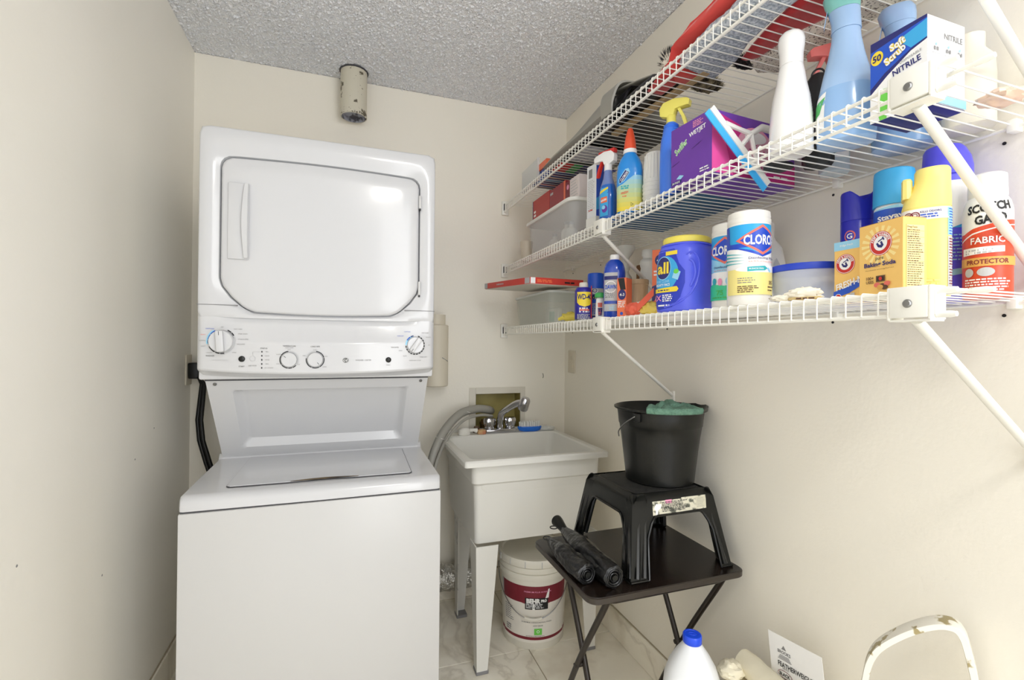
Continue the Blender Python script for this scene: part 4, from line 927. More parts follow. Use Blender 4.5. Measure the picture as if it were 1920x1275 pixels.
# deodorizer carton and soda carton
M['sodaorange'] = mat('soda_orange', (240, 196, 112), .5); M['sodalight'] = mat('soda_pale', (246, 222, 150), .5)
t = carton('carton', 'narrow orange and blue refrigerator deodorizer carton left of the soda carton', 'carton', .862, .611, D1, .058, .04, .110, 'sodaorange', -90)
pr = Print(FR()); pr.rect(-.029, .029, .094, .1098, 'lblue'); pr.text('fridge fresh', -.006, .102, .005, 'white', .01); emblem(pr, -.008, .068, .018)
pr.poly([(-.029, .018), (.0, .028), (.029, .046), (.029, .030), (.0, .014), (-.029, .006)], 'blue'); pr.text('FRESH-N-FREEZER', .012, .037, .011, 'white', .03, w=.075, rot=16, skew=.2) if False else pr.text('FRESH-N', .000, .032, .012, 'white', .03, w=.050, rot=16, skew=.2); pr.ell(-.020, .008, .006, .006, 'white'); pr.ell(-.020, .008, .005, .005, 'red'); pr.rect(.002, .01, .002, .014, 'lgrey'); pr.build('label', t)
t = carton('carton', 'large orange baking soda carton at the front edge of lowest shelf', 'carton', .828, .537, D1, .078, .044, .122, 'sodaorange', -100)
pr = Print(FR())
for k in range(18):
    a = 2 * pi * k / 18; pr.poly([(.0, .085), (.034 * cos(a - .09) , .085 + .031 * sin(a - .09)), (.034 * cos(a + .09), .085 + .031 * sin(a + .09))], 'sodalight', 1)
pr.lay = 2; emblem(pr, .001, .087, .020); pr.text('pure', .0, .0615, .006, 'black', .0, w=.014); pr.text('Baking Soda', .0, .0525, .0095, 'navy', .03, w=.056); pr.text('Household & Swimming Pool Uses', 0, .0445, .0022, 'brown', 0, w=.05)
pr.text('100+', -.017, .031, .0055, 'brown', .02); pr.text('USES', -.017, .0245, .005, 'brown', .02); pr.rect(-.006, .010, .024, .034, 'brown'); pr.rect(-.004, .008, .026, .032, 'black'); pr.ell(.002, .029, .003, .003, 'red')
for u, v, m_ in ((-.004, .019, 'coral'), (.006, .017, 'brown'), (.014, .020, 'coral'), (.010, .014, 'brown'), (.002, .015, 'tan')): pr.ell(u, v, .0055, .004, m_, 12)
pr.build('label', t)
pr = Print(side_map(.039, .022)); pr.rect(-.0165, .0175, .010, .110, 'tan', 1); pr.rect(-.016, .017, .0105, .1095, 'sodalight', 2)
pr.text('Drug Facts', -.006, .1055, .004, 'brown', .01, lay=3); pr.lines(-.0145, .015, .103, .013, 26, .0013, 'brown', 8, lay=3)
for v in (.100, .090, .080, .066, .052, .036): pr.rect(-.0155, .0165, v - .0002, v + .0002, 'brown', 3)
pr.build('side_print', t)
MB().add([(-.0385, .0005, .1224), (.0385, .0005, .1224), (.0385, .0435, .1224), (-.0385, .0435, .1224)], [(0, 1, 2, 3)]).build('top_flap', 'sodalight', t, smooth=False)

# navy polish can
M['inkblue'] = mat('ink_blue', (42, 46, 178), .25)
t = thing('spray_can', 'navy furniture polish spray can with notched cap behind the deodorizer carton', 'spray can', (.988, .685, D1), -52)
R = [(0, .028, .028, 2), (.003, .029, .029, 2), (.17, .029, .029, 2), (.172, .028, .028, 2)]
MB().loft(R, 36).build('can_body', 'inkblue', t)
cap = MB(); n = 36
def capz(a): return .232 - .022 * max(0, 1 - abs((a % (2 * pi)) - 1.62 * pi) / .85) ** 1.0
cap.sections([[(.0288 * cos(a), .0288 * sin(a), .172) for a in [2 * pi * i / n for i in range(n)]], [(.0288 * cos(a), .0288 * sin(a), capz(a) - .004) for a in [2 * pi * i / n for i in range(n)]], [(.0275 * cos(a), .0275 * sin(a), capz(a)) for a in [2 * pi * i / n for i in range(n)]], [(.022 * cos(a), .022 * sin(a), capz(a) - .012) for a in [2 * pi * i / n for i in range(n)]]])
cap.build('cap', 'inkblue', t)
pr = Print(loft_map(R, -90)); pr.ell(-.014, .140, .010, .0115, 'coral'); pr.ell(-.014, .140, .0075, .009, 'inkblue'); pr.text('G', -.014, .140, .011, 'white', .02); pr.text('GUARDSMAN', -.014, .121, .0095, 'white', .02, w=.056)
pr.rect(-.036, .036, .02, .10, 'white'); pr.rect(-.036, .036, .104, .108, 'maroon'); pr.build('label', t)
# sky blue mildew can
t, R = can('spray_can', 'white spray can with wide sky blue cap, second can from left', 'spray can', .972, .606, D1, .0305, .188, .0325, .060, 'white', 'sky', -52)
pr = Print(loft_map(R, -90)); pr.rect(-.05, .05, .145, .172, 'blue'); pr.poly([(-.05, .172), (.0, .178), (.05, .186), (.05, .172)], 'lblue'); pr.text('Stayaway', .0, .157, .013, 'white', .03, w=.056, rot=8); pr.lines(-.04, .04, .14, .10, 4, .004, 'blue', 3); pr.build('label', t)
# yellow starch bottle
M['butter'] = mat('butter_yellow', (242, 226, 132), .4)
t = thing('spray_bottle', 'tall butter yellow spray bottle with sculpted shoulder behind the soda carton', 'spray bottle', (.925, .527, D1), -60)
R = [(0, .030, .024, 3), (.003, .032, .026, 3), (.14, .0325, .0265, 2.8), (.150, .032, .026, 2.6)]
MB().loft(R, 40).build('bottle_body', 'butter', t)
MB().loft([(.150, .0325, .0265, 2.6, 0, 0), (.168, .0305, .026, 2.4, .002, 0), (.182, .0255, .024, 2.3, .006, 0), (.195, .0235, .0235, 2.2, .008, 0), (.212, .0235, .0235, 2.2, .008, 0), (.216, .0215, .021, 2.2, .008, 0)], 36).build('cap', 'butter', t)
MB().loft([(.168, .008, .020, 3, -.0245, 0), (.200, .0075, .018, 3, -.0248, 0), (.203, .006, .015, 3, -.0248, 0)], 20).build('nozzle_guard', 'butter', t)
pr = Print(loft_map(R, -90, R=.031)); pr.rect(-.042, .045, .128, .147, 'white')
for k, c_ in enumerate((-.024, -.015)): pr.ring(c_, .136, .005, .0065, 'maroon'); pr.ring(c_, .136, .0025, .0035, 'maroon')
pr.text('KILLS ODORS', .006, .141, .0035, 'navy', .02, w=.028); pr.lines(-.008, .018, .138, .130, 2, .0022, 'blue', 5); pr.lines(-.02, .03, .03, .012, 3, .003, 'pyellow', 3); pr.build('label', t)
pr = Print(loft_map(R, -20, R=.028)); pr.rect(-.008, .010, .10, .146, 'lblue'); pr.rect(-.008, .010, .012, .098, 'lgrey'); pr.lines(-.006, .008, .145, .10, 10, .0018, 'blue', 9); pr.lines(-.006, .008, .096, .014, 18, .0018, 'maroon', 9); pr.build('side_print', t)
# blue tall freshener
M['violet'] = mat('violet_blue', (92, 88, 230), .3)
t = thing('spray_can', 'tallest can of the shelf, violet blue with sloped cap, behind the yellow bottle', 'spray can', (1.042, .560, D1), -60)
R = [(0, .032, .032, 2), (.003, .033, .033, 2), (.225, .033, .033, 2), (.23, .032, .032, 2)]
MB().loft(R, 40).build('can_body', 'violet', t)
MB().loft([(.228, .036, .036, 2, 0, 0), (.245, .036, .036, 2, 0, 0), (.262, .034, .034, 2, -.001, 0), (.278, .030, .031, 2, -.004, 0), (.284, .026, .027, 2, -.005, 0)], 40).build('cap', 'violet', t)
MB().tube([(-.005 + .028 * cos(a), -.030 * abs(sin(a)) * 1.0 - .002, .243 + .035 * abs(sin(a)) * 0 + .0 + .02 * 1) for a in [pi * i / 10 for i in range(11)]], .0015, 6).build('cap_ridge', 'violet', t) if False else None
pr = Print(loft_map(R, -60)); pr.rect(-.035, .016, .13, .215, 'white'); pr.poly([(-.035, .13), (.016, .13), (.016, .142), (-.035, .120)], 'sky'); pr.poly([(-.035, .04), (.016, .05), (.016, .06), (-.035, .052)], 'lblue'); pr.lines(-.03, .012, .12, .07, 8, .0022, 'lblue', 4); pr.rect(.020, .023, .01, .225, 'white'); pr.build('label', t)
# fabric protector can
M['scarlet'] = mat('scarlet_can', (214, 74, 44), .35)
t = thing('spray_can', 'red and white fabric protector spray can at the near end of lowest shelf', 'spray can', (1.018, .490, D1), -64)
R = [(0, .030, .030, 2), (.003, .031, .031, 2), (.145, .031, .031, 2), (.160, .028, .028, 2), (.170, .023, .023, 2), (.172, .019, .019, 2)]
MB().loft(R, 40).build('can_body', 'scarlet', t); band(R, .108, .171, 'white', t, 'label_band')
MB().loft([(.168, .0235, .0235, 2), (.170, .025, .025, 2), (.205, .024, .024, 2), (.208, .020, .020, 2)], 32).build('cap', 'white', t)
_m = loft_map(R, -86); f_ = lambda u, v, h: _m(u, v * 1.22, h); f_.curved = True; pr = Print(f_); pr.poly([(-.04, .086), (-.02, .094), (.02, .102), (.045, .104), (.045, .080), (-.04, .080)], 'scarlet'); pr.poly([(-.04, .079), (-.02, .088), (.02, .0955), (.045, .098), (.045, .0965), (.02, .094), (-.02, .086), (-.04, .077)], 'white')
pr.text('SCOTCH', -.0, .1215, .0125, 'black', .04, w=.054, rot=4); pr.text('GARD', .002, .1055, .0125, 'black', .04, w=.038, rot=4); pr.text('FABRIC', -.002, .077, .009, 'white', .02, w=.040)
pr.poly([(-.035, .058), (.018, .060), (.018, .068), (-.035, .068)], 'white'); pr.lines(-.03, .015, .066, .059, 2, .0025, 'lgrey', 3); pr.rect(-.04, .04, .042, .054, 'tan'); pr.text('PROTECTOR', -.002, .048, .0065, 'maroon', .02, w=.05)
pr.ell(-.004, .034, .010, .006, 'lgrey'); pr.ell(-.024, .034, .006, .006, 'lgrey'); pr.lines(-.03, .028, .026, .008, 5, .0018, 'white', 11); pr.build('label', t)

# ================================================================ MIDDLE SHELF ITEMS
t = thing('plastic_cup', 'small cream plastic cup at far end of the middle shelf', 'cup', (.800, 2.09, D2), 0)
MB().lathe([(.022, 0), (.024, .002), (.030, .088), (.031, .09), (.029, .09), (.022, .006), (.001, .005)], 28, cap1=True).build('cup_body', mat('cream_plastic', (206, 198, 180), .5), t)
t = thing('storage_tub', 'clear tub with white lid holding loose white things, far middle shelf', 'tub', (0, 0, D2))
M['clear2'] = mat('milky_clear', (222, 225, 230), 0.2, alpha=.24)
MB().sections([rrx(.795, 1.02, 1.60, 2.03, .03, .001), rrx(.786, 1.03, 1.585, 2.045, .035, .13), rrx(.784, 1.032, 1.583, 2.047, .035, .145), rrx(.79, 1.026, 1.589, 2.041, .033, .145), rrx(.802, 1.014, 1.607, 2.023, .028, .004)]).build('tub_body', 'clear2', t)
MB().sections([rrx(.776, 1.040, 1.575, 2.055, .04, .146), rrx(.774, 1.042, 1.573, 2.057, .04, .150), rrx(.774, 1.042, 1.573, 2.057, .04, .158), rrx(.780, 1.036, 1.579, 2.051, .04, .161)]).build('lid', 'whiteplastic', t)
for i, (x, y, hh) in enumerate(((.84, 1.70, .08), (.86, 1.78, .10), (.85, 1.88, .07))):
    o = thing('plastic_bottle', ['white bottle nearest the camera inside the clear tub', 'tall frosted bottle in the middle of the clear tub', 'short white bottle deepest inside the clear tub'][i], 'bottle', (x, y, D2 + .0045), 0)
    MB().lathe([(.022, 0), (.024, .003), (.024, hh * .7), (.016, hh * .82), (.010, hh * .86), (.010, hh)], 20).build('bottle_body', 'foam', o)
    MB().lathe([(.012, hh), (.012, hh + .012)], 16).build('cap', 'lgrey', o)
# red boxes on that lid
zt = D2 + .1615
M['brick'] = mat('brick_red', (184, 56, 52), .45)
t = carton('game_box', 'brick red box standing on the clear tub lid, farthest of three', 'box', .812, 1.950, zt, .19, .12, .106, 'brick', -90)
pr = Print(FR()); pr.text('RISK', .0, .038, .03, 'white', .02, w=.05) if False else pr.lines(-.08, -.05, .06, .01, 3, .010, 'white', 3); pr.rect(-.095, -.088, 0, .1055, 'navy'); pr.build('label', t)
t = carton('game_box', 'dark red box in the middle of the three on the clear tub', 'box', .812, 1.775, zt, .155, .12, .098, mat('wine', (150, 44, 56), .45), -90)
pr = Print(FR()); pr.lines(-.07, -.03, .088, .072, 1, .010, 'lgrey', 3); pr.rect(.062, .077, 0, .0975, 'orange'); pr.build('label', t)
t = carton('game_box', 'white box with crimson end, nearest of three on the clear tub', 'box', .812, 1.638, zt, .115, .12, .085, mat('boxwhite', (226, 216, 216), .5), -90)
pr = Print(FR()); pr.rect(-.057, -.02, 0, .0845, 'maroon'); pr.ell(-.038, .062, .010, .010, 'pink'); pr.lines(-.012, .05, .076, .008, 6, .003, 'lgrey', 3); pr.build('label', t)
# folded blue sheet under the bottles
M['deepteal'] = mat('deep_teal_blue', (34, 96, 140), .5, rgb2=(28, 78, 124), cscale=12)
o = MB().box(.80, 1.03, .992, 1.375, D2 + .0003, D2 + .0040, .0015, 1).build('plastic_sheet', 'deepteal'); tag(o, 'flat deep teal plastic sheet lying under the spray bottles on middle shelf', 'sheet')
DZ = D2 + .0043
# white small box and tall carton
t = carton('box', 'low white box at the front edge beneath the blue and white carton', 'box', .782, 1.435, D2, .055, .07, .042, 'whiteplastic', -82)
t = carton('carton', 'upright white and blue carton standing on a low white box', 'carton', .784, 1.435, D2 + .0425, .052, .065, .178, mat('cartonwhite', (226, 228, 232), .45), -82)
pr = Print(FR()); pr.rect(-.016, .004, .135, .165, 'grey'); pr.lines(-.02, .018, .128, .02, 18, .0025, 'lgrey', 4); pr.lines(-.015, .015, .03, .02, 1, .004, 'red', 7); pr.build('label', t)
pr = Print(side_map(.026, .0325)); pr.rect(-.032, .032, .001, .177, 'blue'); pr.poly([(-.032, .02), (.032, .05), (.032, .10), (-.032, .06)], 'sky'); pr.build('side_print', t)
# glass cleaner bottle (blue liquid, red trigger)
M['windex'] = mat('glass_cleaner_blue', (28, 100, 196), .12, coat=.4)
t = thing('spray_bottle', 'blue glass cleaner bottle with red and white trigger, middle shelf', 'spray bottle', (.786, 1.330, D2), -70)
R = [(0, .024, .018, 3), (.003, .027, .020, 3), (.09, .028, .021, 2.8), (.115, .024, .019, 2.5), (.14, .015, .014, 2.2), (.165, .012, .012, 2)]
MB().loft(R, 36).build('bottle_body', 'windex', t); band(R, .118, .166, 'clear2', t, 'empty_top', .0004)
pr = Print(loft_map(R, -90, R=.026)); pr.rect(-.018, .018, .018, .108, 'sky'); pr.poly([(-.018, .09), (.018, .102), (.018, .108), (-.018, .100)], 'yellow'); pr.rect(-.013, .015, .06, .078, 'orange'); pr.text('windex', 0, .069, .009, 'white', .03, w=.026, rot=8); pr.ell(.004, .04, .012, .012, 'purple'); pr.ell(.0, .045, .008, .006, 'lblue'); pr.build('label', t)
trigger(t, .165, 'white', 'red', 1.0)
o = MB().box(-.034, .030, -.0095, .0095, .218, .232, .003, 2).build('head_cover', 'red', t)
# toilet cleaner with orange nozzle
M['aqua'] = mat('bright_azure', (28, 140, 226), .3, coat=.3)
t = thing('cleaner_bottle', 'azure and yellow toilet cleaner bottle with tapered orange cap', 'bottle', (.803, 1.232, DZ), -42)
R = [(0, .034, .024, 3), (.003, .037, .027, 3), (.06, .038, .028, 2.8), (.12, .038, .028, 2.6), (.145, .036, .027, 2.4), (.165, .028, .023, 2.2), (.18, .018, .017, 2), (.186, .016, .016, 2)]
MB().loft(R, 40).build('bottle_body', 'aqua', t)
for k in range(8): band(R, .004 + .013 * k, .004 + .013 * (k + 1), mat('fade%d' % k, tuple(int(a + (b - a) * k / 7) for a, b in zip((236, 214, 74), (150, 206, 232))), .35), t, 'label_band')
pr = Print(loft_map(R, -90, R=.036)); pr.poly([(-.055, .108), (-.055, .075), (-.02, .085), (.02, .108), (.055, .122), (.055, .13), (-.055, .13)], 'aqua')
pr.poly([(-.034, .100), (-.012, .128), (.0, .13), (.006, .118), (-.014, .093), (-.032, .085)], 'lblue'); pr.poly([(-.031, .100), (-.011, .125), (.003, .117), (-.016, .095), (-.030, .088)], 'navy'); pr.text('CLOROX', -.014, .107, .009, 'white', .03, w=.034, rot=48)
pr.lines(-.025, .01, .080, .068, 2, .004, 'teal', 4); pr.text('FRESH', -.012, .058, .007, 'orange', .02, w=.024, rot=8); pr.lines(-.02, .0, .05, .045, 1, .003, 'orange', 4)
pr.ring(.012, .022, .0045, .006, 'black', 3) ; pr.build('label', t)
MB().loft([(.181, .020, .019, 2), (.183, .0205, .0195, 2), (.193, .0195, .0185, 2)], 28).build('collar', 'white', t)
MB().loft([(.193, .0185, .018, 2), (.215, .0165, .016, 2), (.235, .0130, .0125, 2), (.252, .0090, .0085, 2), (.258, .006, .006, 2)], 28).build('cap', mat('vermilion', (230, 84, 50), .35), t)
# white tub behind
t = thing('tub', 'cream round tub with domed lid behind the azure cleaner bottle', 'tub', (.935, 1.372, DZ), 0)
MB().lathe([(.036, 0), (.038, .003), (.040, .19), (.038, .192)], 32).build('tub_body', 'offwhite', t); MB().lathe([(.043, .186), (.044, .19), (.043, .208), (.036, .218), (.02, .223), (.001, .224)], 32).build('lid', 'offwhite', t)
t = thing('glass_jar', 'pale green glass jar near the wall behind the stacked cups', 'jar', (1.0, 1.29, DZ), 0)
MB().lathe([(.04, 0), (.044, .004), (.044, .19), (.032, .215), (.03, .225)], 32).build('jar_body', mat('green_glass', (196, 208, 190), .15, alpha=.7), t); MB().lathe([(.033, .222), (.033, .24), (.030, .242)], 28).build('lid', 'offwhite', t)
# stacked cups in plastic sleeve
M['cupwhite'] = mat('cup_white', (232, 232, 228), .4, alpha=.92)
t = thing('cup_stack', 'sleeve of stacked white plastic cups right of the azure cleaner bottle', 'cups', (.845, 1.165, DZ), -45)
q = MB().lathe([(.028, 0), (.033, .006)] + [p for k in range(6) for p in ((.0335 + .0006 * k, .008 + .012 * k), (.0365, .012 + .012 * k), (.034, .0145 + .012 * k))] + [(.034, .09), (.030, .155), (.027, .162), (.001, .163)], 36)
q.build('cups', 'cupwhite', t)
for k in range(9):
    a = radians(-150 + 15 * k); MB().tube([(.0345 * cos(a), .0345 * sin(a), .085), (.031 * cos(a), .031 * sin(a), .155)], .0014, 5).build('rib', 'cupwhite', t)
# blue spray bottle with yellow trigger
M['bluebot'] = mat('cornflower_plastic', (66, 126, 238), .3)
t = thing('spray_bottle', 'slim cornflower blue bottle with yellow trigger left of the purple box', 'spray bottle', (.812, 1.052, DZ), 120)
R = [(0, .024, .030, 2.4), (.003, .026, .032, 2.4), (.06, .027, .033, 2.3), (.12, .0265, .0325, 2.2), (.15, .0245, .030, 2.1), (.172, .020, .023, 2), (.188, .0165, .0175, 2), (.197, .0125, .0125, 2)]
MB().loft(R, 36).build('bottle_body', 'bluebot', t)
for k in range(4): MB().lathe([(.0175, .166 + .007 * k), (.0225 - .0010 * k, .1685 + .007 * k), (.0175, .171 + .007 * k)], 24, cap0=False, cap1=False).build('grip_ring', 'bluebot', t)
M['lemon2'] = mat('lemon_trigger', (236, 226, 110), .35); trigger(t, .195, 'lemon2', 'lemon2', .98)
pr = Print(loft_map(R, 150, R=.03)); pr.ell(0, .09, .02, .045, 'purple', 24); pr.text('CLEAN', 0, .095, .007, 'white', .02, w=.03); pr.build('label', t)
# purple box
M['royalp'] = mat('royal_purple', (108, 58, 164), .4); M['magbox'] = mat('box_magenta', (196, 40, 128), .4)
PB = Vector((.762, .985, 0)); pbz = -85.0
t = thing('mop_pad_box', 'purple mop pad box with magenta side and oval picture, middle shelf', 'box', (.762, .9165, D2), -86)
bw, bd, bh = .130, .27, .142
MB().box(-bw / 2, bw / 2, 0, bd, 0, bh, .001, 1).build('carton', 'royalp', t)
pr = Print(FR()); pr.text('WETJET', .022, .108, .0135, 'white', .03, w=.052, rot=6); pr.text('Swiffer', -.030, .090, .018, 'white', .035, w=.044, rot=28); pr.text('Swiffer', -.030, .0895, .0165, 'lime', .0, w=.042, rot=28); pr.lines(.008, .04, .136, .120, 4, .0025, 'pink', 4)
pr.rect(-.062, -.028, .004, .011, 'navy'); pr.text('24 PADS', -.046, .0075, .005, 'white', .02, w=.026); pr.poly([(-.045, .016), (-.03, .012), (-.02, .018), (-.034, .023)], 'lblue'); pr.lines(.03, .06, .02, .008, 2, .003, 'white', 5)
pr.poly([(.005, .072), (.035, .080), (.035, .0808), (.005, .0728)], 'black'); pr.poly([(-.062, .05), (-.035, .056), (-.035, .0568), (-.062, .0508)], 'black'); pr.build('label', t)
pr = Print(side_map(bw / 2, bd / 2))
pr.poly([(-.135, .001), (.135, .001), (.135, .05), (.03, .07), (-.05, .12), (-.11, .135), (-.135, .11)], 'magbox'); pr.poly([(-.135, .001), (-.07, .001), (-.09, .06), (-.115, .12), (-.135, .13)], mat('hotpink', (226, 84, 160), .4))
pr.ell(.0, .065, .062, .056, 'pink', 32); pr.ell(.0, .065, .058, .052, mat('padpink', (226, 170, 190), .5), 32)
rnd = random.Random(4)
for k in range(70):
    a = rnd.uniform(0, 2 * pi); r_ = sqrt(rnd.random()) * .046; pr.ell(r_ * 1.05 * cos(a), .06 + r_ * .8 * sin(a), .003, .0016, 'magbox' if k % 3 else 'white', 6, lay=8)
pr.lay = 9; pr.ell(-.0, .098, .035, .014, 'white', 24); pr.text('MOPPING PADS', .095, .09, .006, 'white', .01, w=.05); pr.lines(.07, .12, .08, .062, 3, .003, 'white', 4); pr.lines(.06, .12, .02, .01, 1, .006, 'white', 5)
pr.build('side_print', t)
# squeegee leaning on the box, its lower end dipping between two wires
M['sqblue'] = mat('squeegee_blue', (64, 172, 236), .35)
t = thing('squeegee', 'white squeegee with sky blue blade leaning on the purple box', 'squeegee', (0, .826, 0))
A_, B_ = Vector((.728, 0, 1.747)), Vector((.892, 0, 1.597)); d = (B_ - A_).normalized(); n_ = Vector((-d.z, 0, d.x)); n_ = n_ if n_.z > 0 else -n_   # towards the handle
dn = n_
def bar(a, b, w0, w1, th, m, name):   # band between offsets w0..w1 along dn
    MB().add([p + dn * w + Vector((0, yy, 0)) for yy in (-th, th) for p, w in ((a, w0), (b, w0), (b, w1), (a, w1))], [(0, 1, 2, 3), (7, 6, 5, 4), (0, 4, 5, 1), (1, 5, 6, 2), (2, 6, 7, 3), (3, 7, 4, 0)]).build(name, m, t, smooth=False)
bar(A_, B_, -.006, .011, .0012, 'sqblue', 'blade'); bar(A_ + d * .002, B_ - d * .002, .010, .024, .0035, 'whiteplastic', 'blade_holder')
mid = A_ + (B_ - A_) * .5; hub = mid + dn * .062
for k in (.22, .5, .78):
    p = A_ + (B_ - A_) * k + dn * .022; MB().tube([p, p + (hub - p) * .5, hub], [.006, .005, .006], 8).build('arm', 'whiteplastic', t)
MB().tube([hub, hub + dn * .03 + Vector((.01, 0, -.003)), hub + Vector((.12, -.004, .012))], [.006, .008, .009], 12).build('handle', 'whiteplastic', t)
# white curvy bottle
t = thing('bottle', 'glossy white curvy bottle with long rounded cap, middle shelf front', 'bottle', (.848, .721, D2), -50)
R = [(0, .036, .034, 2.2), (.003, .0395, .037, 2.2), (.04, .0395, .037, 2.2), (.075, .038, .035, 2.1), (.11, .034, .031, 2.05), (.14, .028, .027, 2), (.16, .025, .025, 2), (.178, .0215, .0215, 2)]
MB().loft(R, 40).build('bottle_body', mat('gloss_white', (236, 235, 234), .15, coat=.5), t)
MB().loft([(.1785, .0215, .0215, 2), (.20, .0215, .0215, 2), (.215, .0235, .0235, 2), (.227, .0245, .0245, 2), (.238, .0230, .0230, 2), (.245, .018, .018, 2), (.2495, .010, .010, 2), (.251, .003, .003, 2)], 36).build('cap', 'gloss_white' if 'gloss_white' in M else MATS['gloss_white'], t)
pr = Print(loft_map(R, -35, R=.04)); pr.lines(.01, .035, .12, .03, 9, .002, 'grey', 3); pr.build('label', t)
# black pouch + dark flat umbrella
M['cloth_black'] = mat('black_nylon', (34, 36, 38), .55, bump=.5, bscale=60)
t = thing('pouch', 'black nylon drawstring pouch standing behind the glossy white bottle', 'pouch', (.962, .752, D2), -52)
q = MB(); secs = []
for z, a, b in ((0, .024, .02), (.01, .03, .024), (.08, .03, .024), (.15, .028, .022), (.185, .024, .018), (.20, .014, .01), (.205, .004, .003)):
    secs.append([((a * (1 + .06 * sin(5 * th + z * 30))) * cos(th), (b * (1 + .08 * sin(7 * th))) * sin(th), z) for th in [2 * pi * i / 30 for i in range(30)]])
q.sections(secs); q.build('pouch_body', 'cloth_black', t)
MB().tube([(.012 * cos(a), .0, .20 + .014 * sin(a)) for a in [pi * i / 10 for i in range(11)]], .002, 6).build('cord_loop', 'black', t)
o = MB(); o.loft([(0, .022, .020, 2.4), (.003, .03, .026, 2.5), (.010, .03, .026, 2.4), (.016, .02, .015, 2.2)], 24)
tag(o.build('cloth_bundle', 'cloth_black', loc=(.898, .795, D2 + .0003)), 'flat bundle of black nylon lying behind the glossy white bottle', 'cloth')
# fresheners
M['powder'] = mat('powder_blue', (158, 190, 228), .22, coat=.3); M['powder2'] = mat('powder_blue_liquid', (140, 178, 222), .22, coat=.3); M['seafoam'] = mat('seafoam', (130, 196, 190), .3)
def fresh(label, x, y, rz, s, topm):
    t = thing('freshener_bottle', label, 'spray bottle', (x, y, D2), rz)
    R = [(0, .042, .034, 2.4), (.003, .047, .038, 2.4), (.045, .049, .040, 2.3), (.08, .048, .039, 2.2), (.11, .043, .036, 2.1), (.14, .037, .031, 2), (.17, .030, .026, 2), (.20, .0245, .023, 2), (.218, .023, .022, 2)]
    R = [(z * s, a, b, p) for z, a, b, p in R]
    MB().loft(R, 44).build('bottle_body', 'powder', t)
    band(R, .004, .105 * s, 'powder2', t, 'liquid_band')
    MB().loft([(.2185 * s, .0245, .023, 2, 0, 0), (.235 * s, .024, .023, 2, 0, 0), (.258 * s, .0255, .023, 2.2, -.003, 0)], 32).build('trigger_shroud', 'powder', t)
    MB().loft([(.2585 * s, .0255, .023, 2.2, -.003, 0), (.275 * s, .029, .0225, 2.3, -.006, 0), (.288 * s, .030, .022, 2.4, -.008, 0), (.298 * s, .025, .018, 2.4, -.008, 0)], 32).build('spray_head', topm, t)
    MB().sections([[(-.030 - k * .006, yy, z_) for yy, z_ in ((-.006, .265 * s - k * .035), (.006, .265 * s - k * .035), (.006, .272 * s - k * .035), (-.006, .272 * s - k * .035))] for k in (0, .5, 1)]).build('trigger', 'powder', t)
    return t, R
t, R = fresh('larger powder blue freshener bottle in front, seafoam head at the shelf above', .905, .650, -52, 1.0, 'seafoam')
pr = Print(loft_map(R, -165, R=.045)); pr.poly([(-.02, .03), (.02, .03), (.02, .10), (-.02, .09)], 'white'); pr.poly([(-.02, .05), (.01, .06), (.02, .09), (-.01, .08)], 'green'); pr.build('label', t)
t, R = fresh('powder blue freshener bottle behind the glove box, nearer the wall', 1.028, .628, -58, .95, 'powder')
pr = Print(loft_map(R, -110, R=.045)); pr.poly([(-.03, .12), (-.012, .135), (.0, .125), (-.01, .112)], 'lime'); pr.text('100%', .014, .128, .010, 'grey', .02, w=.03); pr.lines(-.02, .03, .112, .09, 3, .003, 'white', 3); pr.build('label', t)
M['rose'] = mat('rose_trigger', (232, 124, 120), .35)
t = thing('spray_bottle', 'clear bottle with rose pink trigger behind the larger freshener bottle', 'spray bottle', (.975, .738 - .0, D2), -30) if False else thing('spray_bottle', 'clear bottle with rose pink trigger behind the larger freshener bottle', 'spray bottle', (1.038, .772, D2), -28)
R = [(0, .026, .022, 2.6), (.003, .029, .025, 2.6), (.10, .030, .026, 2.4), (.17, .026, .023, 2.2), (.205, .016, .015, 2), (.228, .013, .013, 2)]
MB().loft(R, 32).build('bottle_body', mat('pale_liquid', (216, 230, 236), .15, alpha=.8), t)
pr = Print(loft_map(R, -110, R=.028)); pr.rect(-.03, .03, .03, .12, 'white'); pr.poly([(-.03, .03), (.03, .05), (.03, .08), (-.03, .06)], 'green'); pr.lines(-.02, .02, .11, .09, 2, .004, 'blue', 3); pr.build('label', t)
trigger(t, .228, 'rose', 'rose', 1.05)
# gloves carton
t = thing('glove_box', 'white and blue nitrile glove box beside the near shelf bracket', 'box', (.8625, .533, D2), -90)
gw, gd, gh = .086, .094, .140
MB().box(-gw / 2, gw / 2, 0, gd, .0015, gh, .0008, 1).build('carton', 'white', t)
MB().box(-gw / 2, gw / 2, 0, gd, .0002, .0013).build('printed_base', 'navy', t, smooth=False)
pr = Print(FR()); pr.rect(-.043, .043, .03, .1398, 'navy'); pr.poly([(-.043, .060), (-.043, .124), (0, .130), (.043, .135), (.043, .104), (.02, .098), (-.02, .078)], 'blue'); pr.poly([(.0, .122), (.043, .133), (.043, .104), (.02, .099)], 'sky')
pr.poly([(-.043, .0), (.043, .0), (.043, .101), (.02, .094), (-.015, .072), (-.043, .050)], 'white')
pr.ell(-.032, .110, .010, .012, 'yellow'); pr.text('50', -.032, .110, .012, 'navy', .03, w=.014); pr.text('Soft', .000, .117, .014, 'yellow', .09, w=.024, rot=14); pr.text('Scrub', -.004, .101, .015, 'yellow', .09, w=.034, rot=26); pr.text('Soft', .000, .117, .013, 'white', .03, w=.024, rot=14); pr.text('Scrub', -.004, .101, .014, 'white', .03, w=.034, rot=26)
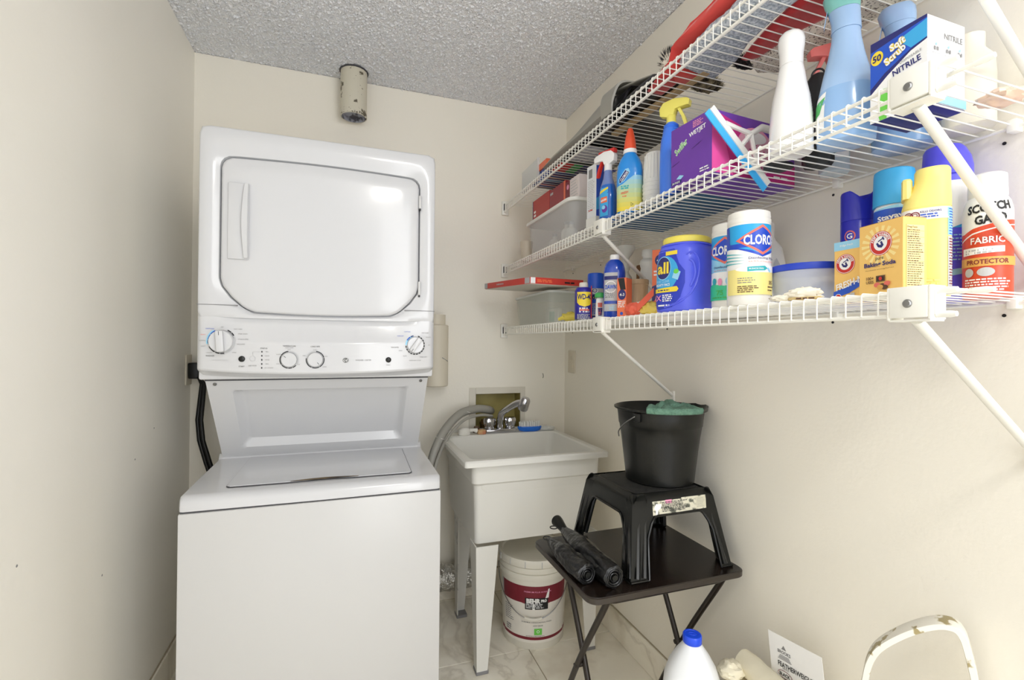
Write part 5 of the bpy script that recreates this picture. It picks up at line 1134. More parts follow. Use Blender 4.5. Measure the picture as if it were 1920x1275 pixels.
pr.text('NITRILE', .014, .073, .010, 'navy', .02, w=.042, rot=10); pr.text('DISPOSABLE', .020, .085, .004, 'grey', 0, w=.032, rot=10); pr.poly([(-.030, .012), (-.024, .052), (-.008, .050), (-.004, .042), (-.014, .030), (-.016, .0), (-.027, .0)], 'lime'); pr.lines(-.01, .04, .04, .012, 4, .003, 'lgrey', 3); pr.build('label', t)
pr = Print(side_map(gw / 2, gd / 2)); pr.text('DISPOSABLE GLOVES', .018, .1205, .0032, 'lgrey', 0, w=.034); pr.text('NITRILE', .017, .1125, .0095, 'grey', .015, w=.046); pr.rect(-.03, .046, .126, .1264, 'lgrey'); pr.rect(-.03, .046, .104, .1044, 'lgrey')
for k, u in enumerate((-.026, .004, .032)): pr.rect(u - .006, u - .001, .086, .092, 'grey'); pr.rect(u + .001, u + .006, .086, .092, 'grey'); pr.ell(u, .096, .0022, .0022, 'lblue', 10); pr.lines(u - .010, u + .010, .083, .080, 1, .0016, 'lgrey', k)
pr.lines(-.04, .04, .066, .040, 7, .0018, 'lgrey', 7); pr.lines(-.04, .02, .034, .024, 3, .0018, 'lgrey', 8); pr.rect(-.047, .047, .002, .018, 'lblue'); pr.build('side_print', t)
# frosted jug and peach bag near the end
t = thing('frosted_bottle', 'pale translucent bottle against the wall right of the glove box', 'bottle', (1.045, .530, D2), -60)
MB().loft([(0, .032, .026, 3), (.003, .036, .03, 3), (.09, .036, .03, 3), (.12, .034, .028, 2.6), (.14, .022, .02, 2), (.165, .022, .02, 2), (.168, .018, .016, 2)], 32).build('bottle_body', mat('frost_cream', (232, 228, 214), .4, alpha=.85), t)
t = thing('plastic_bag', 'small flattened peach plastic bag lying at the near end of the middle shelf', 'bag', (.985, .456, D2 + .0005), 20)
blob(0, .030, .030, .011, .3, 2.5, 12).build('bag_body', mat('peach_film', (236, 206, 186), .4), t)
M['dkcase'] = mat('charcoal_case', (52, 52, 56), .5)
# ================================================================ TOP SHELF ITEMS
# vinyl cover, folded, along the front edge
M['vinylgrey'] = mat('grey_vinyl', (150, 148, 141), .42, bump=.15, bscale=25); M['vinylblack'] = mat('black_vinyl', (32, 32, 36), .25, bump=.3, bscale=18)
t = thing('vinyl_cover', 'folded grey vinyl cover lined with black, lying along the top shelf front', 'cover', (0, 0, D3))
def cov(y):  # height and front offset along the shelf
    k = (1.80 - y) / (1.80 - 1.325); return .034 + .064 * min(1, k * 1.1) + .006 * sin(k * 9), .768 - .004 * sin(k * 5)
secs = []
for i in range(24):
    y = 1.80 - (1.80 - 1.325) * i / 23; h, x = cov(y)
    secs.append([(x + .015, y, .0115), (x - .012, y, .014 + h * .1), (x - .012, y, h * .45), (x + .010, y, h * .8), (x + .05, y, h), (x + .12, y, h * 1.02), (x + .22, y, h * .8), (x + .26, y, h * .4), (x + .26, y, .0115)])
MB().sections(secs).build('outer_shell', 'vinylgrey', t, angle=.9)
MB().box(.775, 1.05, 1.30, 1.66, .0110, .022, .004, 1).build('lining', 'vinylblack', t)
for k, (dx, h, w) in enumerate(((0, .100, .0), (.03, .084, .02), (.07, .060, .03))):   # nested folds at the open end
    pts = [(.758 + dx, 0, .006), (.754 + dx, 0, h * .5), (.775 + dx, 0, h * .95), (.86 + dx * .6, 0, h), (.93, 0, h * .75 + .01)]
    sp2 = spline(pts, 6)
    secs = [[(p.x, 1.327 - .02 * k - (.0 if j == 0 else .055) - (.04 * (p.z / .11) if j else 0), p.z * (1 if j == 0 else .94)) for p in sp2] for j in (0, 1)]
    secs += [[(x + .006, y, z - .004) for x, y, z in s_] for s_ in secs[::-1]]
    MB().sections(secs + [secs[0]], cap=False, closed=False).build('fold', 'vinylgrey' if k == 0 else 'vinylblack', t, fixn=False)
fl_ = MB().grid(lambda u, v: (.785 + .20 * u, 1.33 - .23 * v, .097 - .066 * v * (1 - .75 * u) + .004 * sin(u * 5 + v * 2)), 14, 14).build('top_flap', 'vinylgrey', t, fixn=False); md_ = fl_.modifiers.new('solid', 'SOLIDIFY'); md_.thickness = .003
MB().box(.775, .862, 1.08, 1.30, .0110, .03, .006, 2).build('lining', 'vinylblack', t)
t['kind_note'] = '' ; del t['kind_note']
# board games / boxes at far end
def flatbox(label, x0, x1, y0, y1, z0, h, m, name='game_box'):
    t = thing(name, label, 'box', ((x0 + x1) / 2, (y0 + y1) / 2, D3 + z0))
    MB().box(-(x1 - x0) / 2, (x1 - x0) / 2, -(y1 - y0) / 2, (y1 - y0) / 2, 0, h, .001, 1).build('carton', m, t); return t
t = flatbox('blue and red patterned game box lying at the far end of top shelf', .785, 1.05, 1.80, 1.985, .0005, .04, mat('boxblue', (60, 84, 150), .5))
pr = Print(free_map((0, 0, -.0003), (1, 0, 0), (0, -1, 0)));
for v, m_ in ((-.08, 'brown'), (-.045, 'orange'), (-.015, 'navy'), (.02, 'lblue'), (.05, 'tan'), (.08, 'maroon')): pr.rect(-.13, .13 - abs(v), v - .008, v + .008, m_)
pr.build('base_print', t)
t = flatbox('box with red, green and dark blue panels under the vinyl cover', .80, 1.055, 1.66, 1.795, .0125, .016, 'navy') if False else None
t = thing('game_box', 'small box with orange side showing left of the vinyl cover', 'box', (.80, 1.86, D3 + .041))
MB().box(-.02, .20, -.045, .045, 0, .028, .001, 1).build('carton', 'orange', t)
t = thing('game_box', 'flat box with red, green and blue bands beneath the far vinyl end', 'box', (.90, 1.722, D3 + .0004))
t2 = MB().box(-.12, .13, -.055, .055, 0, .0004).build('carton', 'white', t, smooth=False)
pr = Print(free_map((0, 0, -.0002), (1, 0, 0), (0, -1, 0))); pr.rect(-.12, -.06, -.05, .05, 'red'); pr.rect(-.06, -.02, -.05, .05, 'green'); pr.rect(-.02, .05, -.05, .05, 'navy'); pr.rect(.05, .13, -.05, .05, 'blue'); pr.build('base_print', t)
# pale plastic panel drawer
t = thing('plastic_box', 'pale translucent plastic box at the far front corner of top shelf', 'box', (0, 0, D3 + .0005))
M['pale'] = mat('pale_translucent', (222, 224, 224), .4, alpha=.8)
q = MB().box(.772, .775, 1.90, 2.085, .0, .095); q.box(.775, .783, 2.0, 2.085, 0, .07); q.box(.772, .782, 1.895, 1.900, 0, .10); q.build('panel', 'pale', t, smooth=False)
# crinkled clear plastic bag
t = thing('plastic_bag', 'crinkled clear plastic bag on top shelf above the white carton', 'bag', (.90, 1.605, D3 + .0005))
# sits on the deck between the boxes and the lining
MB().grid(lambda u, v: (-.095 + .19 * u, -.0 + (v - .5) * .15, .001 + .0075 * abs(noise.noise(Vector((u * 9, v * 7, 2)))) ), 40, 30).build('bag_film', mat('crinkle_film', (212, 212, 222), .2, bump=1.0, bscale=60, alpha=.93, bdist=.02), t, angle=.3)
t.location = (.90, 1.575, D3 + .0004)
# wooden rod
t = MB().box(-.013, .013, -.21, .20, .0, .010, .002, 1).build('wooden_slat', mat('slat_wood', (196, 170, 128), .5, rgb2=(180, 150, 106), cscale=10, stretch=(8, .8, 8)))
t.location = (.862, 1.20, D3 + .0003); t.rotation_euler = (0, 0, radians(3.5)); tag(t, 'long pale wooden stick lying along the top shelf under the vinyl cover', 'stick'); t.name = 'wooden_stick'
# rugs and cloths
def slab(name, poly, z0, h, m, label, cat, amp=.004, freq=60, kind=None, res=.006, edge=.012):
    """soft thick mat: polygon in (x,y) with rounded edge and noisy top and bottom"""
    bm = bmesh.new(); f = bm.faces.new([bm.verts.new((x, y, 0)) for x, y in poly])
    xs = [p[0] for p in poly]; ys = [p[1] for p in poly]
    k = min(xs) + res
    while k < max(xs): bmesh.ops.bisect_plane(bm, geom=bm.verts[:] + bm.edges[:] + bm.faces[:], plane_co=(k, 0, 0), plane_no=(1, 0, 0)); k += res
    k = min(ys) + res
    while k < max(ys): bmesh.ops.bisect_plane(bm, geom=bm.verts[:] + bm.edges[:] + bm.faces[:], plane_co=(0, k, 0), plane_no=(0, 1, 0)); k += res
    bm.verts.ensure_lookup_table(); vs = [v.co.copy() for v in bm.verts]; fs = []
    for i, v in enumerate(bm.verts): v.index = i
    bnd = [v.index for v in bm.verts if v.is_boundary]; bset = set(bnd); fs = [[v.index for v in f.verts] for f in bm.faces]; bed = [(e.verts[0].index, e.verts[1].index) for e in bm.edges if e.is_boundary]
    E = [(Vector(a), Vector(b)) for a, b in zip(poly, poly[1:] + poly[:1])]
    def dist(p):
        m_ = 9
        for a, b in E:
            ab = b - a; t_ = max(0, min(1, (Vector(p[:2]) - a).dot(ab) / ab.length_squared)); m_ = min(m_, (Vector(p[:2]) - a - ab * t_).length)
        return m_
    top = []; bot = []
    for v in vs:
        d_ = min(1, dist(v) / edge); r_ = sqrt(max(0, 1 - (1 - d_) ** 2)); n_ = noise.noise(Vector((v.x * freq, v.y * freq, 1))) * amp + noise.noise(Vector((v.x * freq * .3, v.y * freq * .3, 4))) * amp
        top.append((v.x, v.y, h / 2 + r_ * h / 2 + n_)); bot.append((v.x, v.y, max(.0004, h / 2 - r_ * h / 2 + (abs(n_) if r_ > .9 else 0) * .5)))
    N = len(vs); F = [tuple(f) for f in fs] + [tuple(N + i for i in f[::-1]) for f in fs] + [(a, b, N + b, N + a) for a, b in bed]
    o = MB().add(top + bot, F).build(name, m, angle=1.5); o.location = (0, 0, z0); bm.free()
    return tag(o, label, cat)
M['chenille'] = mat('grey_chenille', (206, 213, 220), .95, rgb2=(150, 160, 172), cscale=140, bump=.6, bscale=160, bdist=.005, lo=.4, hi=.6)
M['redcloth'] = mat('red_cloth', (206, 62, 56), .85, bump=.3, bscale=30, sheen=.3); M['redcloth2'] = mat('deep_red_cloth', (178, 40, 44), .85, bump=.3, bscale=40, sheen=.3)
M['speckle'] = mat('speckled_rug', (228, 222, 208), .95, rgb2=(110, 104, 96), cscale=190, bump=.6, bscale=220, bdist=.004, lo=.54, hi=.64)
slab('chenille_rug', [(.775, .42), (.775, .90), (.795, 1.0), (.92, 1.02), (.915, .93), (.885, .86), (.87, .76), (.865, .42)], D3, .032, 'chenille', 'thick grey blue chenille rug folded along the front of top shelf', 'rug', .004, 90)
slab('red_blanket', [(.885, .42), (.876, .74), (.895, .84), (.925, .93), (.955, .90), (.955, .80), (.975, .74), (.965, .62), (.985, .42)], D3, .022, 'redcloth2', 'flat red fleece strip lying between the grey and speckled rugs', 'blanket', .002, 30)
slab('speckled_rug', [(1.0, .42), (.99, .70), (.978, .76), (.962, .86), (.955, .93), (1.0, .955), (1.06, .93), (1.075, .85), (1.075, .42)], D3, .026, 'speckle', 'speckled cream and grey rug against the wall on top shelf', 'rug', .004, 120)
# red cloth bulging over the front rail
t = thing('red_towel', 'folded red towel on the grey rug, bulging above the top shelf rail', 'towel', (0, 0, D3))
secs = []
for i in range(40):
    y = 1.06 - (1.06 - .42) * i / 39; k = i / 39
    h = .014 + .024 * min(1, k * 4) * (1 - .12 * sin(k * 14)) + .002 * sin(k * 40); w = .075 + .01 * sin(k * 9)
    base = .038 if k > .10 else .001
    secs.append([(.772, y, base + .004), (.7665 + .003 * sin(k * 30), y, base + h * .35), (.770, y, base + h * .62), (.776 + .002 * sin(k * 22), y, base + h * .64 + .004 * noise.noise(Vector((y * 22, 5, 0)))), (.772 + .004 * noise.noise(Vector((y * 35, 2, 0))), y, base + h * .82), (.79, y, base + h), (.79 + w * .5, y, base + h * 1.02 + .006 * noise.noise(Vector((y * 30, 1, 0)))), (.79 + w, y, base + h * .8), (.79 + w + .01, y, base + h * .3), (.79 + w, y, base)])
MB().sections(secs).build('towel_body', 'redcloth', t, angle=1.2)
slab('red_cloth', [(.778, 1.008), (.80, 1.10), (.845, 1.13), (.85, 1.115), (.838, 1.06), (.846, 1.02)], D3, .010, 'redcloth2', 'flat end of deep red cloth beside the wooden slat on top shelf', 'cloth', .001, 30) if False else slab('red_cloth', [(.776, 1.075), (.79, 1.13), (.842, 1.13), (.84, 1.06), (.79, 1.025)], D3, .012, 'redcloth2', 'deep red cloth end beside the wooden slat on top shelf', 'cloth', .001, 30)
M['furbrown'] = mat('brown_fur', (170, 156, 122), .95, rgb2=(60, 54, 44), cscale=60, bump=1, bscale=120, bdist=.02); M['furblack'] = mat('black_fur', (36, 32, 34), .95, rgb2=(120, 116, 120), cscale=80, bump=1, bscale=120, lo=.55, hi=.7, bdist=.02); M['pinkfur'] = mat('pale_pink_fleece', (234, 214, 216), .95, bump=1, bscale=90, bdist=.02)
def furry(name, label, cat, x, y, z, sx_, sy_, sz_, m, seed, hairs=500, hl=.012):
    t = thing(name, label, cat, (x, y, z)); b = blob(0, sx_, sy_, sz_, .3, 2.2, seed).build('body', m, t)
    rnd = random.Random(seed); hb = MB()
    for k in range(hairs):
        th = rnd.uniform(0, 2 * pi); ph = rnd.uniform(0.1, pi * .80); d_ = Vector((sin(ph) * cos(th), sin(ph) * sin(th), cos(ph)))
        p = Vector((d_.x * sx_, d_.y * sy_, d_.z * sz_ + sz_)) * .97; e = p + Vector((d_.x + rnd.uniform(-.4, .4), d_.y + rnd.uniform(-.4, .4), abs(d_.z) + rnd.uniform(0, .4))) * hl
        s_ = d_.cross(Vector((rnd.uniform(-1, 1), rnd.uniform(-1, 1), rnd.uniform(-1, 1)))).normalized() * .0012
        hb.add([p - s_, p + s_, e], [(0, 1, 2)])
    hb.build('fur', m, t, smooth=False, fixn=False)['kind'] = 'stuff'; return t
furry('fur_trim', 'tuft of brown fur trim at the end of the grey rug, top shelf', 'fur trim', .935, 1.062, D3 + .001, .045, .026, .014, 'furbrown', 5, 900)
furry('fur_trim', 'black and white fur tuft between the red strip and speckled rug', 'fur trim', .985, .972, D3 + .027, .03, .022, .012, 'furblack', 9, 500)
o = furry('fur_trim', 'black and white spiky tuft poking above the red towel at the ceiling', 'fur trim', .832, 1.088, D3 + .040, .020, .022, .028, 'speckle', 13, 200, .01)
hb = MB(); rnd = random.Random(2)
for k in range(160):
    th = rnd.uniform(0, 2 * pi); ph = rnd.uniform(0, 1.6); d_ = Vector((sin(ph) * cos(th), sin(ph) * sin(th), cos(ph))); p = Vector((d_.x * .0195, d_.y * .0215, d_.z * .029 + .030)); e = p + d_ * .014 + Vector((0, 0, .006)); s_ = d_.cross(Vector((0, 1, .3))).normalized() * .001
    hb.add([p - s_, p + s_, e], [(0, 1, 2)])
hb.build('dark_hair', 'black', o, smooth=False, fixn=False)['kind'] = 'stuff'
furry('fleece_slipper', 'fluffy pale pink fleece bundle on the speckled rug, top shelf', 'fleece', 1.04, .745, D3 + .027, .05, .055, .03, 'pinkfur', 21, 900, .008)

# ================================================================ TRAY TABLE, STOOL, BUCKET
TZ = .61
M['espresso'] = mat('espresso_wood', (36, 26, 21), .22, rgb2=(22, 17, 14), cscale=9, stretch=(1, 12, 12), bump=.1, bscale=60, detail=6)
M['edge'] = mat('tray_edge', (48, 41, 35), .35)
T_ = thing('tray_table', 'dark wood folding tray table on crossed metal legs by the right wall', 'table', (0, 0, 0))
tx0, tx1, ty0, ty1 = .577, 1.075, 1.046, 1.432
MB().sections([rrx(tx0 + .003, tx1 - .003, ty0 + .003, ty1 - .003, .03, TZ - .018, 6), rrx(tx0, tx1, ty0, ty1, .032, TZ - .015, 6), rrx(tx0, tx1, ty0, ty1, .032, TZ - .0025, 6), rrx(tx0 + .003, tx1 - .003, ty0 + .003, ty1 - .003, .03, TZ - .0006, 6)]).build('tray_edge', 'edge', T_)
MB().sections([rrx(tx0 + .003, tx1 - .003, ty0 + .003, ty1 - .003, .03, TZ - .0008, 6), rrx(tx0 + .0035, tx1 - .0035, ty0 + .0035, ty1 - .0035, .03, TZ, 6)]).build('tray_top', 'espresso', T_)
M['legmetal'] = mat('dark_bronze_metal', (42, 36, 31), .35, .4)
for xs, (yt, yb_), nm in (((.645, 1.018), (1.085, 1.405), 'a'), ((.668, .995), (1.385, 1.095), 'b')):
    sg = 1 if yb_ > yt else -1
    for x in xs:
        q_ = spline([(x, yt - sg * .004, TZ - .028), (x, yt + sg * .006, TZ - .050), (x, (yt + yb_) / 2, .312), (x, yb_, .006)], 7)
        xin = x + (.05 if x < .8 else -.05)
        q_ = [Vector((xin, yt - sg * .012, TZ - .0185 - .0085)), Vector((x + (xin - x) * .4, yt - sg * .011, TZ - .0275))] + q_
        l = MB().tube(q_, .0085, 10).build('leg', 'legmetal', T_)
        MB().lathe([(.011, 0), (.0115, .002), (.0115, .018), (.009, .02)], 14).build('foot_cap', 'blackp', l, loc=(x, yb_, 0))
    MB().tube([(xs[0] + .045, yt - sg * .012, TZ - .027), (xs[1] - .045, yt - sg * .012, TZ - .027)], .0085, 10).build('top_bar', 'legmetal', T_)
    MB().tube([(xs[0], yb_ - sg * .02, .045), (xs[1], yb_ - sg * .02, .045)], .006, 8).build('crossbar', 'legmetal', T_)
for x in (.656, 1.0065): MB().tube([(x - .02, 1.245, .310), (x + .02, 1.245, .310)], .007, 10).build('pivot', 'legmetal', T_)

# black step stool
ST = thing('step_stool', 'black plastic step stool with torn white sticker, standing on the tray table', 'stool', (0, 0, TZ), 0)
bx0, bx1, by0, by1 = .715, 1.052, 1.080, 1.420     # feet
ux0, ux1, uy0, uy1 = .765, 1.040, 1.150, 1.412     # top
HT = .205
def sp_pt(face, s_, v):  # s_ 0..1 along the face, v 0..1 height
    if face == 'f': a, b, c, d = (bx0, by0), (bx1, by0), (ux0, uy0), (ux1, uy0)
    if face == 'b': a, b, c, d = (bx1, by1), (bx0, by1), (ux1, uy1), (ux0, uy1)
    if face == 'l': a, b, c, d = (bx0, by1), (bx0, by0), (ux0, uy1), (ux0, uy0)
    if face == 'r': a, b, c, d = (bx1, by0), (bx1, by1), (ux1, uy0), (ux1, uy1)
    p = Vector(a).lerp(Vector(b), s_); q_ = Vector(c).lerp(Vector(d), s_); r_ = p.lerp(q_, v); return Vector((r_.x, r_.y, v * HT))
def stool_face(face, legw=.17, legr=.11, archh=.72):
    # polygon with arch opening: outer minus arch, as quads across columns
    m = MB(); n = 28; cols = []
    for i in range(n + 1):
        s_ = i / n
        if s_ <= legw or s_ >= 1 - legr: lo_ = 0.0
        else:
            k = (s_ - legw) / (1 - legw - legr); e = abs(2 * k - 1); lo_ = archh * (1 - max(0, (e - .68) / .32) ** 2.2 * .36)
        cols.append((s_, lo_))
    # insert exact leg edges
    cols2 = []
    for s_, l in cols: cols2.append((s_, l))
    cols2 += [(legw, 0.0), (legw + .001, archh * .64), (1 - legr, 0.0), (1 - legr - .001, archh * .64)]; cols2 = sorted(cols2)
    ns = {'f': Vector((0, 1, 0)), 'b': Vector((0, -1, 0)), 'l': Vector((1, 0, 0)), 'r': Vector((-1, 0, 0))}[face]
    out = []; V = 10
    for s_, l in cols2:
        col = []
        for j in range(V + 1):
            v = l + (1 - l) * j / V; p = sp_pt(face, s_, v)
            if v > .93: p += ns * .012 * ((v - .93) / .07) ** 2
            col.append(p)
        out.append(col)
    for off, flip in ((0, False), (.004, True)):
        vs = [p + ns * off for c in out for p in c]; W_ = V + 1
        fs = [(i * W_ + j, (i + 1) * W_ + j, (i + 1) * W_ + j + 1, i * W_ + j + 1) for i in range(len(out) - 1) for j in range(V)]
        m.add(vs, fs)
    # rim lip along the lower edge
    m.build('side_panel', 'blackp', ST, angle=.8)
    rim = [out[i][0] + Vector((0, 0, .004)) - ns * .001 for i in range(len(out))]
    MB().tube(rim, .0035, 6).build('rim', 'blackg', ST)
for fc in 'fblr': stool_face(fc)
# corner columns with flutes
for (cx_, cy_, tx_, ty_) in ((bx0, by0, ux0, uy0), (bx1, by0, ux1, uy0), (bx0, by1, ux0, uy1), (bx1, by1, ux1, uy1)):
    sxn = 1 if cx_ == bx0 else -1; syn = 1 if cy_ == by0 else -1
    for k, (ox, oy, r_) in enumerate(((.006, .014, .0075), (.005, .037, .007), (.022, .006, .0075), (.044, .005, .007))[:4 if sxn > 0 else 3]):
        r_ *= 1.3; MB().tube([(cx_ + sxn * ox, cy_ + syn * oy, .009), (cx_ + sxn * ox + (tx_ - cx_) * .5, cy_ + syn * oy + (ty_ - cy_) * .5, HT * .5), (tx_ + sxn * (ox + .002), ty_ + syn * (oy + .002), HT * .93), (tx_ + sxn * (ox + .012), ty_ + syn * (oy + .012), HT * .985)], [r_, r_ * .9, r_ * .8, r_ * .4], 8).build('flute', 'blackg', ST)
MB().sections([rrx(ux0 - .002, ux1 + .002, uy0 - .002, uy1 + .002, .022, HT * .94, 5), rrx(ux0 + .004, ux1 - .004, uy0 + .004, uy1 - .004, .022, HT - .006, 5), rrx(ux0 + .012, ux1 - .012, uy0 + .012, uy1 - .012, .022, HT - .0015, 5), rrx(ux0 + .018, ux1 - .018, uy0 + .018, uy1 - .018, .02, HT - .0025, 5), rrx(ux0 + .022, ux1 - .022, uy0 + .022, uy1 - .022, .02, HT - .001, 5)]).build('stool_top', 'blackp', ST)
MB().sections([rrx(ux0 + .024, ux1 - .024, uy0 + .024, uy1 - .024, .02, HT - .001, 5), rrx(ux0 + .025, ux1 - .025, uy0 + .025, uy1 - .025, .02, HT, 5)]).build('tread', mat('worn_black_tread', (36, 36, 33), .7, rgb2=(20, 20, 19), cscale=60, bump=.5, bscale=350), ST)
A0 = sp_pt('f', 0, .73); A1 = sp_pt('f', 1, .73); U_ = (A1 - A0).normalized(); V_ = (sp_pt('f', 0.5, .95) - sp_pt('f', .5, .73)).normalized()
base = sp_pt('f', .235, .745)
pr = Print(free_map(base + Vector((0, -.0006, 0)), U_, V_ if False else (sp_pt('f', .28, .93) - sp_pt('f', .28, .745))), step=1)
M['sticker'] = mat('worn_sticker', (214, 210, 190), .6, rgb2=(90, 92, 80), cscale=70, lo=.5, hi=.62, detail=8)
pr.poly([(0, 0), (.185, .003), (.187, .040), (.10, .040), (.098, .037), (.0, .037)], 'sticker'); pr.rect(.044, .066, .028, .038, 'pink'); pr.poly([(.004, .018), (.012, .030), (.03, .028), (.028, .018), (.018, .012), (.016, .001), (.009, .001), (.010, .012)], 'white')
pr.lines(.032, .13, .034, .006, 7, .0022, 'black', 5); pr.rect(.150, .185, .006, .037, mat('sticker_cream', (206, 202, 180), .6)); pr.lines(.153, .182, .035, .008, 7, .001, 'grey', 9); pr.build('sticker', ST)

# bucket with cloth
BK = thing('bucket', 'black plastic bucket with pour lip and wire handle, on the stool', 'bucket', (.952, 1.281, TZ + HT + .0003), 0)
n = 56; prof = [(.100, 0), (.105, .003), (.1075, .03), (.120, .135), (.1265, .176), (.1285, .178), (.131, .205), (.1335, .222), (.143, .226), (.1435, .231), (.138, .233), (.131, .226), (.118, .14), (.101, .012), (.001, .010)]
secs = []
for r_, z in prof:
    ring_ = []
    for i in range(n):
        a = 2 * pi * i / n; da = (a - radians(-10) + pi) % (2 * pi) - pi; k = max(0, 1 - (da / .38) ** 2) if z > .17 else 0
        kk = k * max(0, (z - .175) / .055) if z > .17 else 0
        rr_ = r_ + .014 * kk * (1 if r_ > .1 else 0); zz = z + (.004 * kk)
        ring_.append((rr_ * cos(a), rr_ * sin(a), zz))
    secs.append(ring_)
MB().sections(secs).build('bucket_body', 'blackp', BK)
for a in (radians(205), radians(25)):
    MB().box(-.008, .008, -.012, .012, .196, .222, .003, 2).build('handle_lug', 'blackp', BK, loc=(.134 * cos(a), .134 * sin(a), 0)).rotation_euler = (0, 0, a)
ha = radians(205); P0 = Vector((.142 * cos(ha), .142 * sin(ha), .21)); P1 = Vector((.142 * cos(ha + pi), .142 * sin(ha + pi), .21)); mid = Vector((0, -.02, 0))
hs = []
for k in range(25):
    a = pi * k / 24; c = P0.lerp(P1, (1 - cos(a)) / 2); side = Vector((sin(ha), -cos(ha), 0)) * -1
    if side.y > 0: side = -side
    hs.append(c + side * .142 * sin(a) * 1.0 + Vector((0, 0, -.045 * sin(a) ** .8)))
MB().tube(spline([(r_ * cos(radians(a)), r_ * sin(radians(a)), z) for a, r_, z in ((205, .138, .215), (200, .143, .207), (188, .147, .185), (178, .148, .160), (175, .143, .142))], 5), .0018, 8).build('wire_handle', 'steel', BK)
M['greencloth'] = mat('sage_green_cloth', (112, 150, 130), .95, rgb2=(94, 132, 114), cscale=50, bump=1.0, bscale=200, bdist=.006)
t = thing('cleaning_cloth', 'sage green cleaning cloth draped over the bucket rim', 'cloth', (.952, 1.281, TZ + HT), 0)
def cl(u, v):
    a = radians(219 + 68 * u); r_ = .146 - .085 * v
    z = .2365 + .006 * sin(pi * min(1, v * 1.1)) + .012 * noise.noise(Vector((u * 6, v * 6, 3))) + .020 * max(0, sin(u * 5 - 1)) * v + .004 * sin(u * 21 + v * 5)
    if v < .2: r_ = .146 + .004 * sin(v * 14); z = .232 + (v / .2) * .009 - (.0 if v > .05 else .004)
    return (r_ * cos(a), r_ * sin(a), z)
g1 = MB().grid(cl, 46, 22); o = g1.build('cloth', 'greencloth', t, fixn=False)
md = o.modifiers.new('solid', 'SOLIDIFY'); md.thickness = .004; md.offset = 1

# umbrellas
M['nylon'] = mat('shiny_black_nylon', (20, 20, 21), .28, bump=.45, bscale=34, bdist=.012)
def umbrella(label, a, b, rad, seed, smooth_end):
    t = thing('umbrella', label, 'umbrella', (0, 0, 0)); A_, B_ = Vector(a), Vector(b); d = (B_ - A_).normalized(); s_ = d.cross(Vector((0, 0, 1))).normalized(); u_ = s_.cross(d); Lg = (B_ - A_).length
    secs = []; N = 44; K = 96
    for i in range(N):
        k = i / (N - 1); r_ = rad * (0.45 + .55 * min(1, k * 2.6)) * (1 - .06 * max(0, k - .9) * 10)
        c = A_ + d * (Lg * k); ring_ = []
        for j in range(K):
            th = 2 * pi * j / K + k * 1.2
            f_ = 1 + .035 * sin(7 * (th) + seed) + .15 * noise.noise(Vector((cos(th) * 1.6, sin(th) * 1.6, k * 4 + seed))) + .13 * (1 - smooth_end * .6) * abs(noise.noise(Vector((cos(th) * 3.2, sin(th) * 3.2, k * 9 + seed))))
            p = c + s_ * (r_ * f_ * cos(th)) + u_ * (r_ * f_ * sin(th)); p.z = max(p.z, TZ + .0015); ring_.append(p)
        secs.append(ring_)
    ctr = B_; secs.append([ctr + (p - ctr) * .72 + d * .002 for p in secs[-1]]); secs.append([ctr + (p - ctr) * .6 - d * .012 for p in secs[-1]])
    MB().sections(secs).build('canopy', 'nylon', t, angle=1.0)
    for q_ in (.82, .58, .36):
        MB().tube([B_ + (s_ * cos(x) + u_ * sin(x)) * rad * q_ * (1 + .12 * noise.noise(Vector((cos(x), sin(x), q_ * 9)))) for x in [2 * pi * i / 24 for i in range(24)]], .0022, 6, closed=True).build('fabric_edge', 'nylon', t)
    MB().tube([B_ - d * .02, B_ + d * .006], .0075, 14).build('tip', 'blackp', t)
    return t, A_, B_, d, s_, u_
t, A_, B_, d, s_, u_ = umbrella('longer black folding umbrella with round handle, nearer the stool', (.668, 1.385, TZ + .034), (.661, 1.075, TZ + .031), .030, 1.0, True)
H0 = A_ - d * .045 + Vector((0, 0, .01)); MB().tube([A_ + d * .02, A_ - d * .01 + Vector((0, 0, .004)), H0, H0 - d * .016, H0 - d * .024], [.012, .013, .017, .019, .012], 16).build('handle', 'blackp', t)
MB().tube([H0 + s_ * (.018 + .012 * cos(x)) + d * (.012 * sin(x)) + Vector((0, 0, -.014)) for x in [2 * pi * i / 14 for i in range(14)]], .0018, 6, closed=True).build('wrist_strap', 'black', t)
umb2 = umbrella('shorter crumpled black umbrella at the left edge of the tray', (.602, 1.335, TZ + .026), (.606, 1.118, TZ + .027), .027, 4.4, False)
t, A_, B_, d, s_, u_ = umb2
MB().tube([A_ - d * .004, A_ - d * .022], [.011, .008], 12).build('handle', 'blackp', t)
MB().tube([A_ - d * .02 + s_ * (.012 * cos(x)) * -1 + d * (-.014 + .014 * sin(x)) for x in [2 * pi * i / 14 for i in range(14)]], .0018, 6, closed=True).build('wrist_strap', 'black', t)

